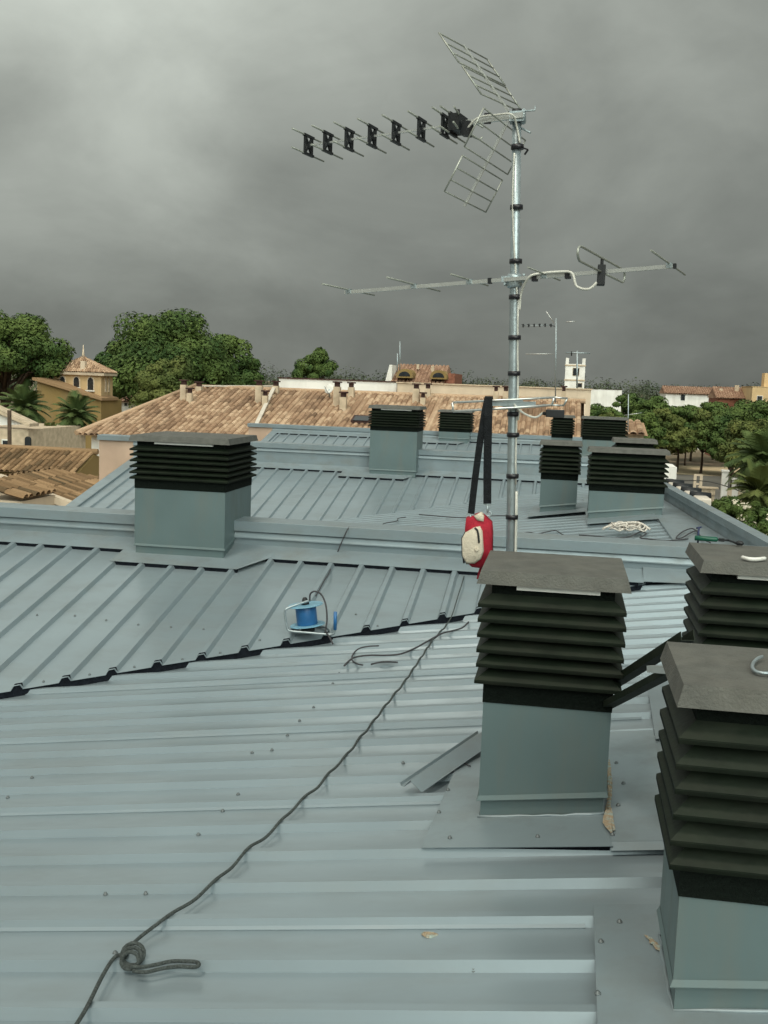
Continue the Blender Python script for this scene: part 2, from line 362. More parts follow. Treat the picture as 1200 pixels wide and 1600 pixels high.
for h in HS:
    # ---- roof sheet falling towards the viewer (ribs run away from us)
    s = MB(); pr = ribs(XL, 1.0 if h.k == 0 else .95, h.ph)
    vs = []; fs = []
    for i, (x, z) in enumerate(pr):
        yv = max(h.val(x) - (.02 if h.k == 0 else .14), h.y0 + .3) ; ye = h.yw - .004
        if yv > ye: yv = ye
        for y in (yv, (yv + ye) / 2, ye): vs.append((x, y, h.A(x, y, z)))
    for i in range(len(pr) - 1):
        for j in range(2): fs.append((i*3+j, (i+1)*3+j, (i+1)*3+j+1, i*3+j+1))
    s.add(vs, fs); ob = s.build('roof_sheet', 'sheet', h.root)
    sol = ob.modifiers.new('thick', 'SOLIDIFY'); sol.thickness = .0025; sol.offset = -1
    # ---- roof sheet falling to the left (ribs run across)
    s = MB(); pr = [(q_, z_ * (1, .35, .35)[h.k]) for q_, z_ in ribs(h.y0 + .22, h.yw - .006, h.y0 + 3.035 + .034)]
    vs = []; fs = []
    for (y, z) in pr:
        x0 = max(h.vx(y) - .12, XL); xs = (x0, (x0 + 1.15) / 2, 1.15)
        for x in xs: vs.append((x, y, h.B(x, y, z)))
    for i in range(len(pr) - 1):
        for j in range(2): fs.append((i*3+j, i*3+j+1, (i+1)*3+j+1, (i+1)*3+j))
    s.add(vs, fs); ob = s.build('roof_sheet', 'sheet', h.root)
    sol = ob.modifiers.new('thick', 'SOLIDIFY'); sol.thickness = .0025; sol.offset = -1
    # ---- black foam closure under the cut edge of the upper sheet, bumped at each rib
    s = MB(); vs = []; fs = []
    pr = [p for p in ribs(XL, .93, h.ph)] if h.k == 0 else []
    for i, (x, z) in enumerate(pr):
        yv = max(h.val(x), h.y0 + .3) - .006
        zt = h.A(x, yv, z * 1.25) - .001; zb_ = min(h.B(x, yv, .002), zt - .01)
        for (yy, zz_) in ((yv, zt), (yv - .012, zb_), (yv + .05, zb_ - .004), (yv + .05, zt - .006)): vs.append((x, yy, zz_))
    for i in range(len(pr) - 1):
        for j in range(4): fs.append((i*4+j, i*4+(j+1) % 4, (i+1)*4+(j+1) % 4, (i+1)*4+j))
    if pr: s.add(vs, fs); s.build('valley_closure', 'foam', h.root)
    # ---- flat edge strip along the right parapet
    s = MB()
    p = [(1.148, h.y0 + .25), (xr(h.y0) - .02, h.y0 + .25), (xr(h.yw) - .02, h.yw - .01), (1.148, h.yw - .01)]
    s.slab([(a, b, h.B(1.15, b, .026)) for a, b in p], (0, 0, -.02)); s.build('edge_flashing', 'flash', h.root)
    # ---- parapet at the far side of the roof
    top = HZ + (-1.239, -1.118, -1.2)[h.k]; base = h.zw - .5
    xe = xr(h.yw); xl = XL - .68
    s = MB(); s.box((XL - .02, h.yw, base), (xe, h.yw + .22, top - .01)); s.build('parapet', 'flash', h.root)
    s = MB()
    prof = [(h.yw - .034, top - .088), (h.yw - .034, top - .004), (h.yw - .028, top), (h.yw + .25, top + .004), (h.yw + .25, top - .09), (h.yw + .235, top - .09), (h.yw + .235, top - .012), (h.yw - .022, top - .012), (h.yw - .022, top - .088)]
    s.prism([(xl - .02, y, z) for y, z in prof], [(xe + .02, y, z) for y, z in prof]); s.build('coping', 'flash', h.root)
    s = MB()
    xl = XL - .02
    prof = [(h.yw - .002, top - .09), (h.yw - .022, top - .142), (h.yw - .022, top - .152), (h.yw - .002, top - .15)]
    s.prism([(xl, y, z) for y, z in prof], [(xe, y, z) for y, z in prof]); s.build('drip_ledge', 'flash', h.root)
    # ---- apron flashing lying on the ribs at the foot of the parapet
    jogs = []
    s = MB()
    yf = h.yw - .215
    pieces = [(XL, -3.62, yf), (-3.62, -2.48, yf), (-2.48, .70, yf)]
    for (a, b, y) in pieces:
        pts = [(a, y, h.A(0, y, RH + .003)), (b, y, h.A(0, y, RH + .003)), (b, h.yw - .003, h.A(0, h.yw, RH + .03)), (a, h.yw - .003, h.A(0, h.yw, RH + .03))]
        s.slab(pts, (0, 0, -.002))
    # plate that steps out round the wall chimney
    pts = [(-3.74, yf - .27, h.A(0, yf - .27, RH + .006)), (-2.62, yf - .27, h.A(0, yf - .27, RH + .006)), (-2.40, yf + .03, h.A(0, yf + .03, RH + .006)), (-2.40, h.yw - .1, h.A(0, h.yw - .1, RH + .02)), (-3.70, h.yw - .1, h.A(0, h.yw - .1, RH + .02))]
    s.slab(pts, (0, 0, -.002))
    pts = [(.70, yf + .02, h.A(0, yf, RH + .01)), (xe - .05, yf + .02, max(h.B(xe, 0, RH + .01), h.A(0, yf, RH + .01))), (xe - .05, h.yw - .003, h.A(0, h.yw, RH + .05)), (.70, h.yw - .003, h.A(0, h.yw, RH + .05))]
    s.slab(pts, (0, 0, -.002))
    s.build('apron_flashing', 'flash', h.root)
    s = MB()                                  # dark strip added behind the apron edge to darken the gaps between ribs
    for (a, b, y) in ((XL, -3.74, yf), (-3.74, -2.62, yf - .27), (-2.45, .66, yf)):
        s.slab([(a, y + .012, h.A(0, y + .012, RH - .001)), (b, y + .012, h.A(0, y + .012, RH - .001)), (b, y + .04, h.A(0, y + .04, RH - .001)), (a, y + .04, h.A(0, y + .04, RH - .001))], (0, 0, -.034))
    s.build('apron_gap_strip', 'foam', h.root)
    # ---- splayed right-hand parapet
    s = MB()
    tz = HZ - 1.28
    def seg(y0, y1, off0, off1, z0, z1):
        b = [(xr(y0) + off0, y0), (xr(y0) + off1, y0), (xr(y1) + off1, y1), (xr(y1) + off0, y1)]
        s.prism([(a, c, z0) for a, c in b], [(a, c, z1) for a, c in b])
    seg(h.y0 + .25, h.yw - .01, 0, .08, h.b0 - .4, tz - .02); s.build('parapet', 'flash', h.root)
    s = MB(); seg(h.y0 + .26, h.yw - .04, -.02, .11, tz - .02, tz); seg(h.y0 + .26, h.yw - .04, -.02, -.008, tz - .075, tz - .0201)
    s.build('coping', 'flash', h.root)
    # ---- masonry body below the roof
    s = MB(); zb = HZ - 2.95
    b = [(XL - .68, h.y0 + .01), (xr(h.y0) + .15, h.y0 + .01), (xr(h.yw) + .15, h.yw + .21), (XL - .68, h.yw + .21)]
    s.prism([(x, y, 0) for x, y in b], [(x, y, zb) for x, y in b])
    s.box((XL - .68, h.yw + .01, zb - .002), (XL - .0205, h.yw + .21, top - .0105))
    s.build('wall', 'plaster', h.root)
    s = MB()                                  # gable infill on the left, under the two sheets
    yv = h.val(XL)
    pts = [(h.y0 + .22, zb), (h.yw, zb), (h.yw, h.A(XL, h.yw) - .03), (max(yv, h.y0 + .3), h.A(XL, max(yv, h.y0 + .3)) - .03), (h.y0 + .22, h.B(XL, 0) - .03)]
    s.prism([(XL - .02, y, z) for y, z in pts], [(XL + .1, y, z) for y, z in pts]); s.build('gable_wall', 'plaster', h.root)
    s = MB()                                  # folded verge strip on the left edge of the upper sheet
    pts = [(XL - .03, yv), (XL + .16, max(h.val(XL + .16), yv)), (XL + .16, h.yw - .01), (XL - .03, h.yw - .01)]
    s.slab([(x, y, h.A(x, y, RH + .006)) for x, y in pts], (0, 0, -.05)); s.build('verge_flashing', 'flash', h.root)

# ---- chimneys
def ring(x0, x1, y0, y1, z, d=0.): return [(x0-d, y0-d, z), (x1+d, y0-d, z), (x1+d, y1+d, z), (x0-d, y1+d, z)]
def rect_shell(s, a, b, th=.002):             # sloping skirt between ring a (top) and ring b (bottom)
    c = [V(p) - V((0, 0, th)) for p in b]; d = [V(p) - V((0, 0, th * 2)) for p in a]
    s.add(a + b + c + d, [f for i in range(4) for f in ((i, 4+i, 4+(i+1) % 4, (i+1) % 4), (4+i, 8+i, 8+(i+1) % 4, 4+(i+1) % 4), (8+i, 12+i, 12+(i+1) % 4, 8+(i+1) % 4))])
def chimney(h, x0, x1, y0, y1, zm, zt, base, label, n=6, out=.034, skirt=.118, rim=.05, over=.03, strip=True):
    zm += HZ; zt += HZ
    zl = min(base(x0, y0), base(x1, y1), base(x0, y1))
    s = MB()
    bz = [base(x0, y0), base(x1, y0), base(x1, y1), base(x0, y1)]
    bot = [(p[0], p[1], bz[i] + skirt) for i, p in enumerate(ring(x0, x1, y0, y1, 0))]
    s.prism(bot, ring(x0, x1, y0, y1, zm))
    st = s.build('chimney', 'stack', h.root); tag(st, label)
    s = MB(); d = -.008                        # skirt standing on the roof, with the stack's lip just over it
    s.prism([(p[0], p[1], bz[i] - .05) for i, p in enumerate(ring(x0, x1, y0, y1, 0, d))], [(p[0], p[1], bz[i] + skirt - .001) for i, p in enumerate(ring(x0, x1, y0, y1, 0, d))])
    s.build('skirt', 'stack', st)
    s = MB()
    t = [(p[0], p[1], bz[i] + skirt + .012) for i, p in enumerate(ring(x0, x1, y0, y1, 0, .001))]
    b = [(p[0], p[1], bz[i] + skirt - .006) for i, p in enumerate(ring(x0, x1, y0, y1, 0, .008))]
    rect_shell(s, t, b); s.build('lip', 'stack', st)
    s = MB(); ct = zt - rim - .016
    s.prism(ring(x0, x1, y0, y1, zm + .001, -.012), ring(x0, x1, y0, y1, zt - .012, -.012))
    band = min(.085, (ct - zm) * .22)
    s.prism(ring(x0, x1, y0, y1, zm - .012, .003), ring(x0, x1, y0, y1, zm + band, .003))
    s.build('mesh_core', 'mesh', st)
    sp_ = (ct - zm - band) / n
    for i in range(n):
        s = MB(); zb = zm + band + sp_ * i - .012
        a = ring(x0, x1, y0, y1, zb + sp_ * .74, -.011); b = ring(x0, x1, y0, y1, zb, out)
        c = ring(x0, x1, y0, y1, zb + .012, out)
        rj = random.Random(int(x0 * 977 + i * 31 + y0 * 53)); jj = [rj.uniform(-.0028, .0028) for _ in range(4)]
        b = [(p[0] + jj[k] * .8, p[1] - jj[k - 1], p[2] + jj[k]) for k, p in enumerate(b)]; c = [(p[0] + jj[k] * .8, p[1] - jj[k - 1], p[2] + jj[k]) for k, p in enumerate(c)]
        rect_shell(s, a, c); rect_shell(s, c, b)
        s.build('louvre_slat', 'louvre', st)
    s = MB()                                   # cap: flat top, rim flaring down and out
    t = ring(x0, x1, y0, y1, zt, over); b = ring(x0, x1, y0, y1, zt - rim, over + .014); u = ring(x0, x1, y0, y1, zt - rim, over + .009); w = ring(x0, x1, y0, y1, zt - .006, over - .006)
    mid = [( (x0+x1)/2, (y0+y1)/2, zt + .006)]
    s.add(t + b + u + w + mid, [f for i in range(4) for f in ((i, (i+1) % 4, 16), (i, 4+i, 4+(i+1) % 4, (i+1) % 4), (4+i, 8+i, 8+(i+1) % 4, 4+(i+1) % 4), (8+i, 12+i, 12+(i+1) % 4, 8+(i+1) % 4))] + [(12, 13, 14, 15)])
    s.build('cap', 'cap', st)
    if strip:  # pale solid strip standing in for light through the gap under the cap
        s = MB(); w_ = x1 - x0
        s.box((x0 + w_ * .22, y0 - .016, ct - .004), (x0 + w_ * .86, y0 + .02, ct + .012)); s.build('gap_light_strip', 'white', st)
    return st
H1, H2, H3 = HS
def sealant(h, x0, x1, y0, y1, off, seed):    # uneven bead of filler where the skirt meets the plate
    r_ = random.Random(seed); p = []
    c = ring(x0, x1, y0, y1, 0, -.004)
    for i in range(4):
        a, b = V(c[i]), V(c[(i + 1) % 4])
        for k in range(9):
            q = a.lerp(b, k / 9); p.append(V((q.x + r_.uniform(-.003, .003), q.y + r_.uniform(-.003, .003), h.B(q.x, q.y, off + r_.uniform(-.001, .002)))))
    s = MB(); s.tube(p, [r_.uniform(.004, .0085) for _ in p], 6, closed=True); s.build('sealant', 'flash', h.root)
sealant(H1, -.25, .235, 4.01, 4.46, RH + .009, 1); sealant(H1, .357, 1.24, 2.69, 3.09, RH + .009, 2)
CH = {}
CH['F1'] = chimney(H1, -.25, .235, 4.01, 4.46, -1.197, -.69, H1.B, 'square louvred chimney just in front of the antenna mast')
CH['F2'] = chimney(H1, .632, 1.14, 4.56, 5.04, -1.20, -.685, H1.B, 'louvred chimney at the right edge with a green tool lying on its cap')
CH['F3'] = chimney(H1, .357, 1.24, 2.69, 3.09, -1.266, -.715, H1.B, 'nearest and widest louvred chimney, at the lower right', strip=False, rim=.055)
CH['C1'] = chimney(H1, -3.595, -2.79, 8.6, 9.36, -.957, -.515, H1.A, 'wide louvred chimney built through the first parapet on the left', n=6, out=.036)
CH['C4'] = chimney(H2, -.27, .215, 14.28, 14.72, -1.185, -.69, H2.B, 'small square louvred chimney right of the mast', strip=False)
CH['C5'] = chimney(H2, .345, 1.235, 13.2, 13.6, -1.205, -.695, H2.B, 'wide louvred chimney near the right-hand parapet', strip=False)
CH['C8'] = chimney(H2, .72, 1.24, 15.1, 15.6, -1.2, -.655, H2.B, 'louvred chimney of which only the cap shows behind a wide one', strip=False)
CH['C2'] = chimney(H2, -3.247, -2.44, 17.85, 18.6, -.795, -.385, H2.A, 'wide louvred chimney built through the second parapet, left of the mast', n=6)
CH['C3'] = chimney(H3, -3.15, -2.36, 27.1, 27.9, -1.17, -.635, H3.A, 'small far louvred chimney beside the bag strap', strip=False)
CH['C6'] = chimney(H3, -.265, .19, 23.5, 23.95, -1.04, -.565, H3.B, 'far square louvred chimney below the white cable', strip=False)
CH['C7'] = chimney(H3, .39, 1.27, 22.7, 23.1, -1.02, -.545, H3.B, 'far wide louvred chimney in front of the pines', strip=False)

PH0 = H1.y0 + 3.069
# ---- flashing plates round the ridge chimneys
def plate(h, pts, off, lip=None):
    s = MB(); top = [(x, y, h.B(x, y, off)) for x, y in pts]
    s.slab(top, (0, 0, -.003)); return s.build('flashing_plate', 'flash', h.root)
plate(H1, [(-.436, 3.742), (.253, 3.725), (.25, 4.9), (-.375, 4.95)], RH + .008)
plate(H1, [(.248, 3.75), (.47, 3.75), (.49, 5.0), (.245, 5.0)], RH + .013)
plate(H1, [(.49, 4.86), (1.1, 4.86), (1.1, 5.9), (.52, 5.8)], RH + .017)
plate(H1, [(.157, 1.2), (1.1, 1.2), (1.1, 3.285), (.175, 3.285)], RH + .008)
plate(H1, [(.39, 3.2), (1.1, 3.2), (1.1, 4.9), (.455, 4.9), (.43, 3.62)], RH + .004)
s = MB()                                      # turned-down lip at the front of the second plate
s.add([(.248, 3.75, H1.B(.248, 0, RH + .012)), (.47, 3.75, H1.B(.47, 0, RH + .012)), (.47, 3.715, H1.B(.47, 0, RH - .006)), (.248, 3.715, H1.B(.248, 0, RH - .006))], [(0, 1, 2, 3)])
s.build('plate_lip', 'flash', H1.root)
plate(H2, [(-.42, 13.85), (.33, 13.95), (.33, 15.2), (-.36, 15.2)], RH + .012)
plate(H2, [(.33, 12.7), (1.14, 12.7), (1.14, 16.0), (.33, 16.0)], RH + .006)
for h_, x0_, x1_, y0_ in ((H1, -.425, .245, 3.755), (H1, .17, .36, 1.25)):  # dark strip added under the plate's front edge to darken the gap
    s = MB(); s.slab([(x, y, h_.B(x, y, RH + .004)) for x, y in ((x0_, y0_), (x1_, y0_ - .012), (x1_, y0_ + .03), (x0_, y0_ + .03))], (0, 0, -.026)); s.build('plate_gap_strip', 'foam', h_.root)
for k in range(0, 22, 4):                     # side laps: the folded edge of every fourth rib
    y = PH0 + PITCH * (k - 6) - RB / 2 - .004
    if y > H1.yw - .3 or y < H1.y0 + .3: continue
    x0_ = max(H1.vx(y) + .03, XL); x1_ = .46 if y > 3.3 else .15
    s = MB(); s.prism([(x0_, y - .002, H1.B(x0_, y, .0005)), (x0_, y + .012, H1.B(x0_, y, .0005)), (x0_, y + .012, H1.B(x0_, y, .012)), (x0_, y - .002, H1.B(x0_, y, .003))], [(x1_, y - .002, H1.B(x1_, y, .0005)), (x1_, y + .012, H1.B(x1_, y, .0005)), (x1_, y + .012, H1.B(x1_, y, .012)), (x1_, y - .002, H1.B(x1_, y, .003))])
    s.build('side_lap', 'sheet', H1.root)
# ---- mortar smears beside the near chimney
def rag(s, sm, off, seed):
    r_ = random.Random(seed); c = (sum(x for x, y in sm) / len(sm), sum(y for x, y in sm) / len(sm)); o = []
    for i, (x, y) in enumerate(sm):
        x2, y2 = sm[(i + 1) % len(sm)]
        for k in range(5):
            f = k / 5; px, py = x + (x2 - x) * f, y + (y2 - y) * f; g = r_.uniform(.72, 1.1)
            o.append((c[0] + (px - c[0]) * g + r_.uniform(-.8, .8), py + r_.uniform(-1.5, 1.5)))
    p = [onB(x, y, off) for x, y in o]; n = len(p); m = onB(c[0], c[1], off + .004)
    s.add(p + [m], [(i, (i + 1) % n, n) for i in range(n)], True)
s = MB()
sm = [(938, 1285), (946, 1270), (949, 1230), (948, 1190), (953, 1186), (957, 1215), (955, 1262), (963, 1296), (955, 1302)]
rag(s, sm, RH + .0185, 1); s.build('mortar_smear', 'rust', H1.root)
s = MB()
sm = [(1006, 1461), (1014, 1463), (1031, 1476), (1034, 1487), (1022, 1480)]
rag(s, sm, RH + .0125, 2); s.build('mortar_smear', 'rust', H1.root)
# ---- roofing screws
scr_me = None
def screw(p, nrm, h):
    global scr_me
    if scr_me is None:
        s = MB(); s.lathe(WO[h.root], (0, 0, 1), [(-.004, .0085), (.0015, .009), (.002, .0055), (.007, .005)], 10)
        o = s.build('screw', 'steel', h.root); scr_me = o
    else:
        o = scr_me.copy(); COL.objects.link(o); o.parent = h.root
    o.location = p - WO[h.root]; o.rotation_euler = V(nrm).to_track_quat('Z', 'Y').to_euler()
NB, NA = (-SB, 0, 1), (0, -SA, 1)
for x, y in [(770,1386),(762,1444),(740,1516),(724,1590),(180,1489),(130,1509),(60,1585),(184,1448),(228,1396),(165,1397),(270,1344),(310,1304),(348,1267),(50,1215),(12,1246),
             (490,1105),(468,1126),(449,1149),(425,1172),(400,1197),(372,1241),(394,1176),(630,1192),(530,1052),(520,1068)]:
    screw(onB(x, y, .003), NB, H1)
for x, y in [(700,1234),(686,1269),(703,1309),(840,1307)]: screw(onB(x, y, RH + .01), NB, H1)
for x, y in [(957,1304),(966,1258),(974,1224),(963,1192)]: screw(onB(x, y, RH + .015), NB, H1)
for x, y in [(968,1440),(939,1471),(934,1552)]: screw(onB(x, y, RH + .01), NB, H1)
screw(onB(853, 1374, .02), NB, H1)
for x, y in [(58,961),(117,962),(166,969),(216,976),(267,980),(318,983),(140,1054),(68,1065),(210,1042),(285,1030),(344,1020),(406,1000),(590,978),(640,967),(556,960),(380,1112)]:
    screw(onA(x, y, .003), NA, H1)
# ---- barrel tiles bedded along the outer edge of the right parapet
for i in range(4):
    y = 15.95 - i * .62
    s = MB(); c = V((xr(y) + .13, y, HZ - 1.31)); n = 8; vs = []; fs = []
    for a, rr in ((0, .075), (.26, .06)):
        for k in range(n + 1):
            t = math.pi * k / n; vs.append(c + V((a, math.cos(t) * rr, math.sin(t) * rr)))
    for k in range(n): fs.append((k, k + 1, n + 2 + k, n + 1 + k))
    s.add(vs, fs, True); o = s.build('edge_tile', 'black', H2.root); o.modifiers.new('thick', 'SOLIDIFY').thickness = .015
    s = MB(); c = V((xr(y - .31) + .22, y - .31, HZ - 1.33)); s.box(c - V((.09, .2, .06)), c + V((.09, .2, .05))); s.build('mortar_bedding', 'mortar', H2.root, bevel=.02)

# ================================================================== MAST AND ANTENNAS
E1 = V((.246, .969, 0)); B1 = V((-.969, .246, 0))
YM = 4.68
mb0, mtp = V((-.172, YM, HZ - 1.62)), V((-.2695, YM, HZ + 1.15))
def mz(z): t = (z + HZ - mb0.z) / (mtp.z - mb0.z); return mb0.lerp(mtp, t)
MA = (mtp - mb0).normalized()
mast = thing('antenna_mast', mb0, 'tall galvanised antenna mast with white cables taped up its right side, behind the near chimney', 'mast')
s = MB(); s.tube([mb0, mz(-.4), mz(.4), mtp], .0195, 18); s.build('pole', 'galv', mast)
s = MB(); s.box(mz(-1.3) + V((-.06, -.24, -.02)), mz(-1.3) + V((.06, -.0, .02))); s.box(mz(-.86) + V((-.06, -.24, -.02)), mz(-.86) + V((.06, 0, .02))); s.build('wall_bracket', 'galv', mast)
s = MB(); s.tube([mtp - MA * .01, mtp + MA * .012], .0215, 18); s.build('top_cap', 'black', mast)
pts = [mz(z) + V((.0245, -.008 + .003 * math.sin(z * 9), 0)) for z in [-1.55 + .1 * i for i in range(12)]]
s = MB(); s.tube(pts, .0045, 8); s.tube([p + V((-.003, -.009, 0)) for p in pts], .004, 8)
s.build('coaxial_cable', 'cablew', mast)
pts = [mz(z) + V((.023 - .006 * abs(math.sin(z * 6)), -.012, 0)) for z in [-.42 + .1 * i for i in range(9)]]
s = MB(); s.tube(pts, .0042, 8); s.build('coaxial_cable', 'cablew', mast)
pts = [mz(z) + V((.004 + .016 * math.sin(z * 5 + .6), -.0215, 0)) for z in [.38 + .1 * i for i in range(7)]]
s = MB(); s.tube(catmull(pts, 3), .0042, 8); s.build('coaxial_cable', 'cablew', mast)
for z in (-.565, -.385, -.205, -.055 - .06, .06, .213, .385, .535, .76, 1.008):
    s = MB(); q = mz(z); s.tube([q + V((.004, -.003, 0)) - MA * .0095, q + V((.004, -.003, 0)) + MA * .0095], .0275, 16); s.build('tape_band', 'tape', mast)
s = MB(); q = mz(1.006); s.bar(q + V((.02, -.01, 0)), q + V((.05, -.02, -.012)), .006); s.bar(q + V((.05, -.02, -.012)), q + V((.036, -.01, -.03)), .006); s.build('tape_band', 'tape', mast)

# ---- UHF antenna
O = mz(1.128) + V((0, -.034, 0))
def u(b, z, e=0.): return O + B1 * b + V((0, 0, z)) + E1 * e
def bz(b): return -.068 * b
uhf = thing('uhf_antenna', O, 'UHF antenna with black X-shaped directors and two grid reflectors at the mast top', 'antenna')
s = MB(); s.bar(u(.30, bz(.3)), u(1.0, bz(1.0)), .007, .009); s.bar(u(-.03, .002), u(.301, bz(.301)), .016, .022); s.build('boom', 'alu', uhf)
s = MB()
s.box(mz(1.128) + V((-.03, -.035, -.02)), mz(1.128) + V((.03, .032, .02)))
s.lathe(mz(1.13) + V((.022, -.01, 0)), (1, 0, .1), [(0, .028), (.012, .03), (.016, .02)], 14)
s.tube([mz(1.135) + V((-.03, -.02, .012)), mz(1.14) + V((.075, -.02, .014)), mz(1.14) + V((.075, -.02, .03))], .004, 8)
s.tube([mz(1.11) + V((.0, .02, -.01)), mz(1.09) + V((.06, -.03, -.03))], .004, 8)
s.tube([mz(1.15) + V((.03, -.04, .0)), mz(1.15) + V((.03, .03, .0))], .007, 8)
s.build('clamp', 'galv', uhf)
def director(b, half=.155, gap=.040):
    c = bz(b); d = None
    s = MB()                                  # plastic holder: two crossed arms in a rounded frame
    for sg in (-1, 1):
        s.bar(u(b, c - gap * 1.0, -sg * .034), u(b, c + gap * 1.0, sg * .034), .010, .009, up=tuple(B1))
        s.bar(u(b, c - gap * .95, sg * .034), u(b, c + gap * .95, sg * .034), .010, .009, up=tuple(B1))
        s.bar(u(b, c + sg * gap, -.048), u(b, c + sg * gap, .048), .012, .011)
    s.bar(u(b - .012, c), u(b + .012, c), .024, .028)
    d = s.build('director', 'black', uhf)
    for sg in (-1, 1):
        s = MB(); s.tube([u(b, c + sg * gap, -half), u(b, c + sg * gap, half)], .0042, 8); s.build('rod', 'rod', d)
for b in (.982, .884, .777, .663, .548, .429, .319, .283): director(b)
s = MB(); c = bz(.25); s.bar(u(.262, c, -.05), u(.262, c, .06), .05, .07); s.bar(u(.235, c - .02), u(.20, c - .025), .05, .06); s.tube([u(.26, c + .02), u(.262, c + .06)], .008, 8)
s.build('dipole_box', 'black', uhf)
s = MB()
for sg in (-1, 1): s.tube([u(.22, c + sg * .03, -.16), u(.25, c + sg * .03, 0), u(.22, c + sg * .03, .17), u(.205, c + sg * .02, .17)], .004, 8)
s.build('dipole', 'rod', uhf)
s = MB(); s.tube(catmull([u(.21, bz(.2) - .03, -.02), u(.16, -.005, -.03), u(.08, .002, -.03), u(.01, -.002, -.035), mz(1.09) + V((.0, -.03, 0)), mz(1.02) + V((.015, -.022, 0))], 5), .0045, 8); s.build('coaxial_cable', 'cablew', uhf)
s = MB(); s.bar(u(.127, .02), u(.127, -.025), .006, .03); s.build('cable_tie', 'tape', uhf)
def reflector(p0, p1, sub, tilt=0.):                   # spine p0 -> p1 in the (boom, height) plane
    p0, p1 = V(p0), V(p1); d = p1 - p0
    def at(t, e): q = p0 + d * t; return u(q.x, q.y + e * tilt, e)
    s = MB(); s.bar(at(-.02, 0), at(1.03, 0), .012, .005, up=tuple(E1)); par = s.build('reflector_panel', 'alu', uhf)
    for (t0, t1, w, m_off) in sub:
        s = MB()
        for k in range(4):
            t = t0 + (t1 - t0) * k / 3; s.tube([at(t, -w + m_off), at(t, w + m_off)], .0035, 6)
        for e in (-w, w): s.tube([at(t0, e + m_off), at(t1, e + m_off)], .0035, 6)
        s.build('grid', 'rod', par)
reflector((.04, .025), (.245, .298), [(.10, .52, .285, 0.), (.56, 1., .30, 0.)], .11)
reflector((.04, -.025), (.21, -.352), [(.03, .47, .29, .0), (.56, .98, .265, 0.)])

# ---- VHF antenna
O2 = mz(.458) + V((0, -.034, 0))
def w2(b, e=0., z=0.): return O2 + B1 * b + V((0, 0, -.07 * b + z)) + E1 * e
vhf = thing('vhf_antenna', O2, 'long thin VHF antenna with six rods, clamped halfway up the mast', 'antenna')
s = MB(); s.bar(w2(-.665), w2(.80), .014, .016); s.build('boom', 'alu', vhf)
for b, a, c in ((.78, -.265, .28), (.46, -.30, .32), (.20, -.235, .25), (-.13, -.24, .26), (-.645, -.42, .42)):
    s = MB(); s.tube([w2(b, a, .011), w2(b, c, .011)], .004, 8); el = s.build('element', 'rod', vhf)
    s = MB(); s.bar(w2(b - .012, 0, .004), w2(b + .012, 0, .004), .022, .02); s.build('holder', 'galv', el)
s = MB(); s.bar(w2(.115), w2(.10), .02, .024); s.bar(w2(-.672), w2(-.66), .018, .02); s.build('end_cap', 'black', vhf)
s = MB(); q = mz(.458)
s.box(q + V((-.055, -.03, -.012)), q + V((.055, -.02, .012))); s.box(q + V((-.05, .018, -.011)), q + V((.05, .028, .011)))
s.tube([q + V((-.04, -.03, -.02)), q + V((-.04, .04, -.02))], .005, 8); s.tube([q + V((.04, -.03, .02)), q + V((.04, .04, .02))], .005, 8)
s.lathe(q + V((0, 0, -.035)), MA, [(0, .026), (.01, .034), (.05, .034), (.06, .026)], 16); s.build('clamp', 'galv', vhf)
bd = -.372; hw = .045
loop = []
for k in range(9):
    t = math.pi * k / 8; loop.append(w2(bd + hw * math.cos(t) * .0 + 0, 0))
s = MB()
path = [w2(bd - .004, -.03, -.002), w2(bd - .004, -.38, -.002)] + [w2(bd - .004, -.38 - .05 * math.sin(math.pi * k / 8), -.002 + .028 * (1 - math.cos(math.pi * k / 8))) for k in range(1, 8)] + [w2(bd - .004, -.38, .054), w2(bd - .004, .40, .054)]
path += [w2(bd - .004, .40 + .05 * math.sin(math.pi * k / 8), .026 + .028 * math.cos(math.pi * k / 8)) for k in range(1, 8)] + [w2(bd - .004, .40, -.002), w2(bd - .004, .03, -.002)]
s.tube(path, .005, 8); s.build('folded_dipole', 'rod', vhf)
s = MB(); s.box(w2(bd, 0, -.005) + V((-.016, -.03, -.05)), w2(bd, 0, 0) + V((.016, .025, .028))); s.tube([w2(bd, 0, .02), w2(bd, 0, .055)], .007, 8); s.build('dipole_box', 'black', vhf, bevel=.004)
s = MB(); s.tube(catmull([w2(bd + .01, -.03, -.045), w2(bd + .04, -.04, -.07), w2(bd + .09, -.04, -.055), w2(bd + .115, -.025, .0), w2(bd + .16, -.016, .012), w2(-.12, -.016, .012), w2(-.07, -.016, 0), mz(.40) + V((.03, -.02, 0)), mz(.33) + V((.024, -.012, 0))], 6), .0055, 8); s.build('coaxial_cable', 'cablew', vhf)
for b in (-.09, -.232): s = MB(); s.bar(w2(b - .01), w2(b + .01), .03, .034); s.build('cable_tie', 'tape', vhf)

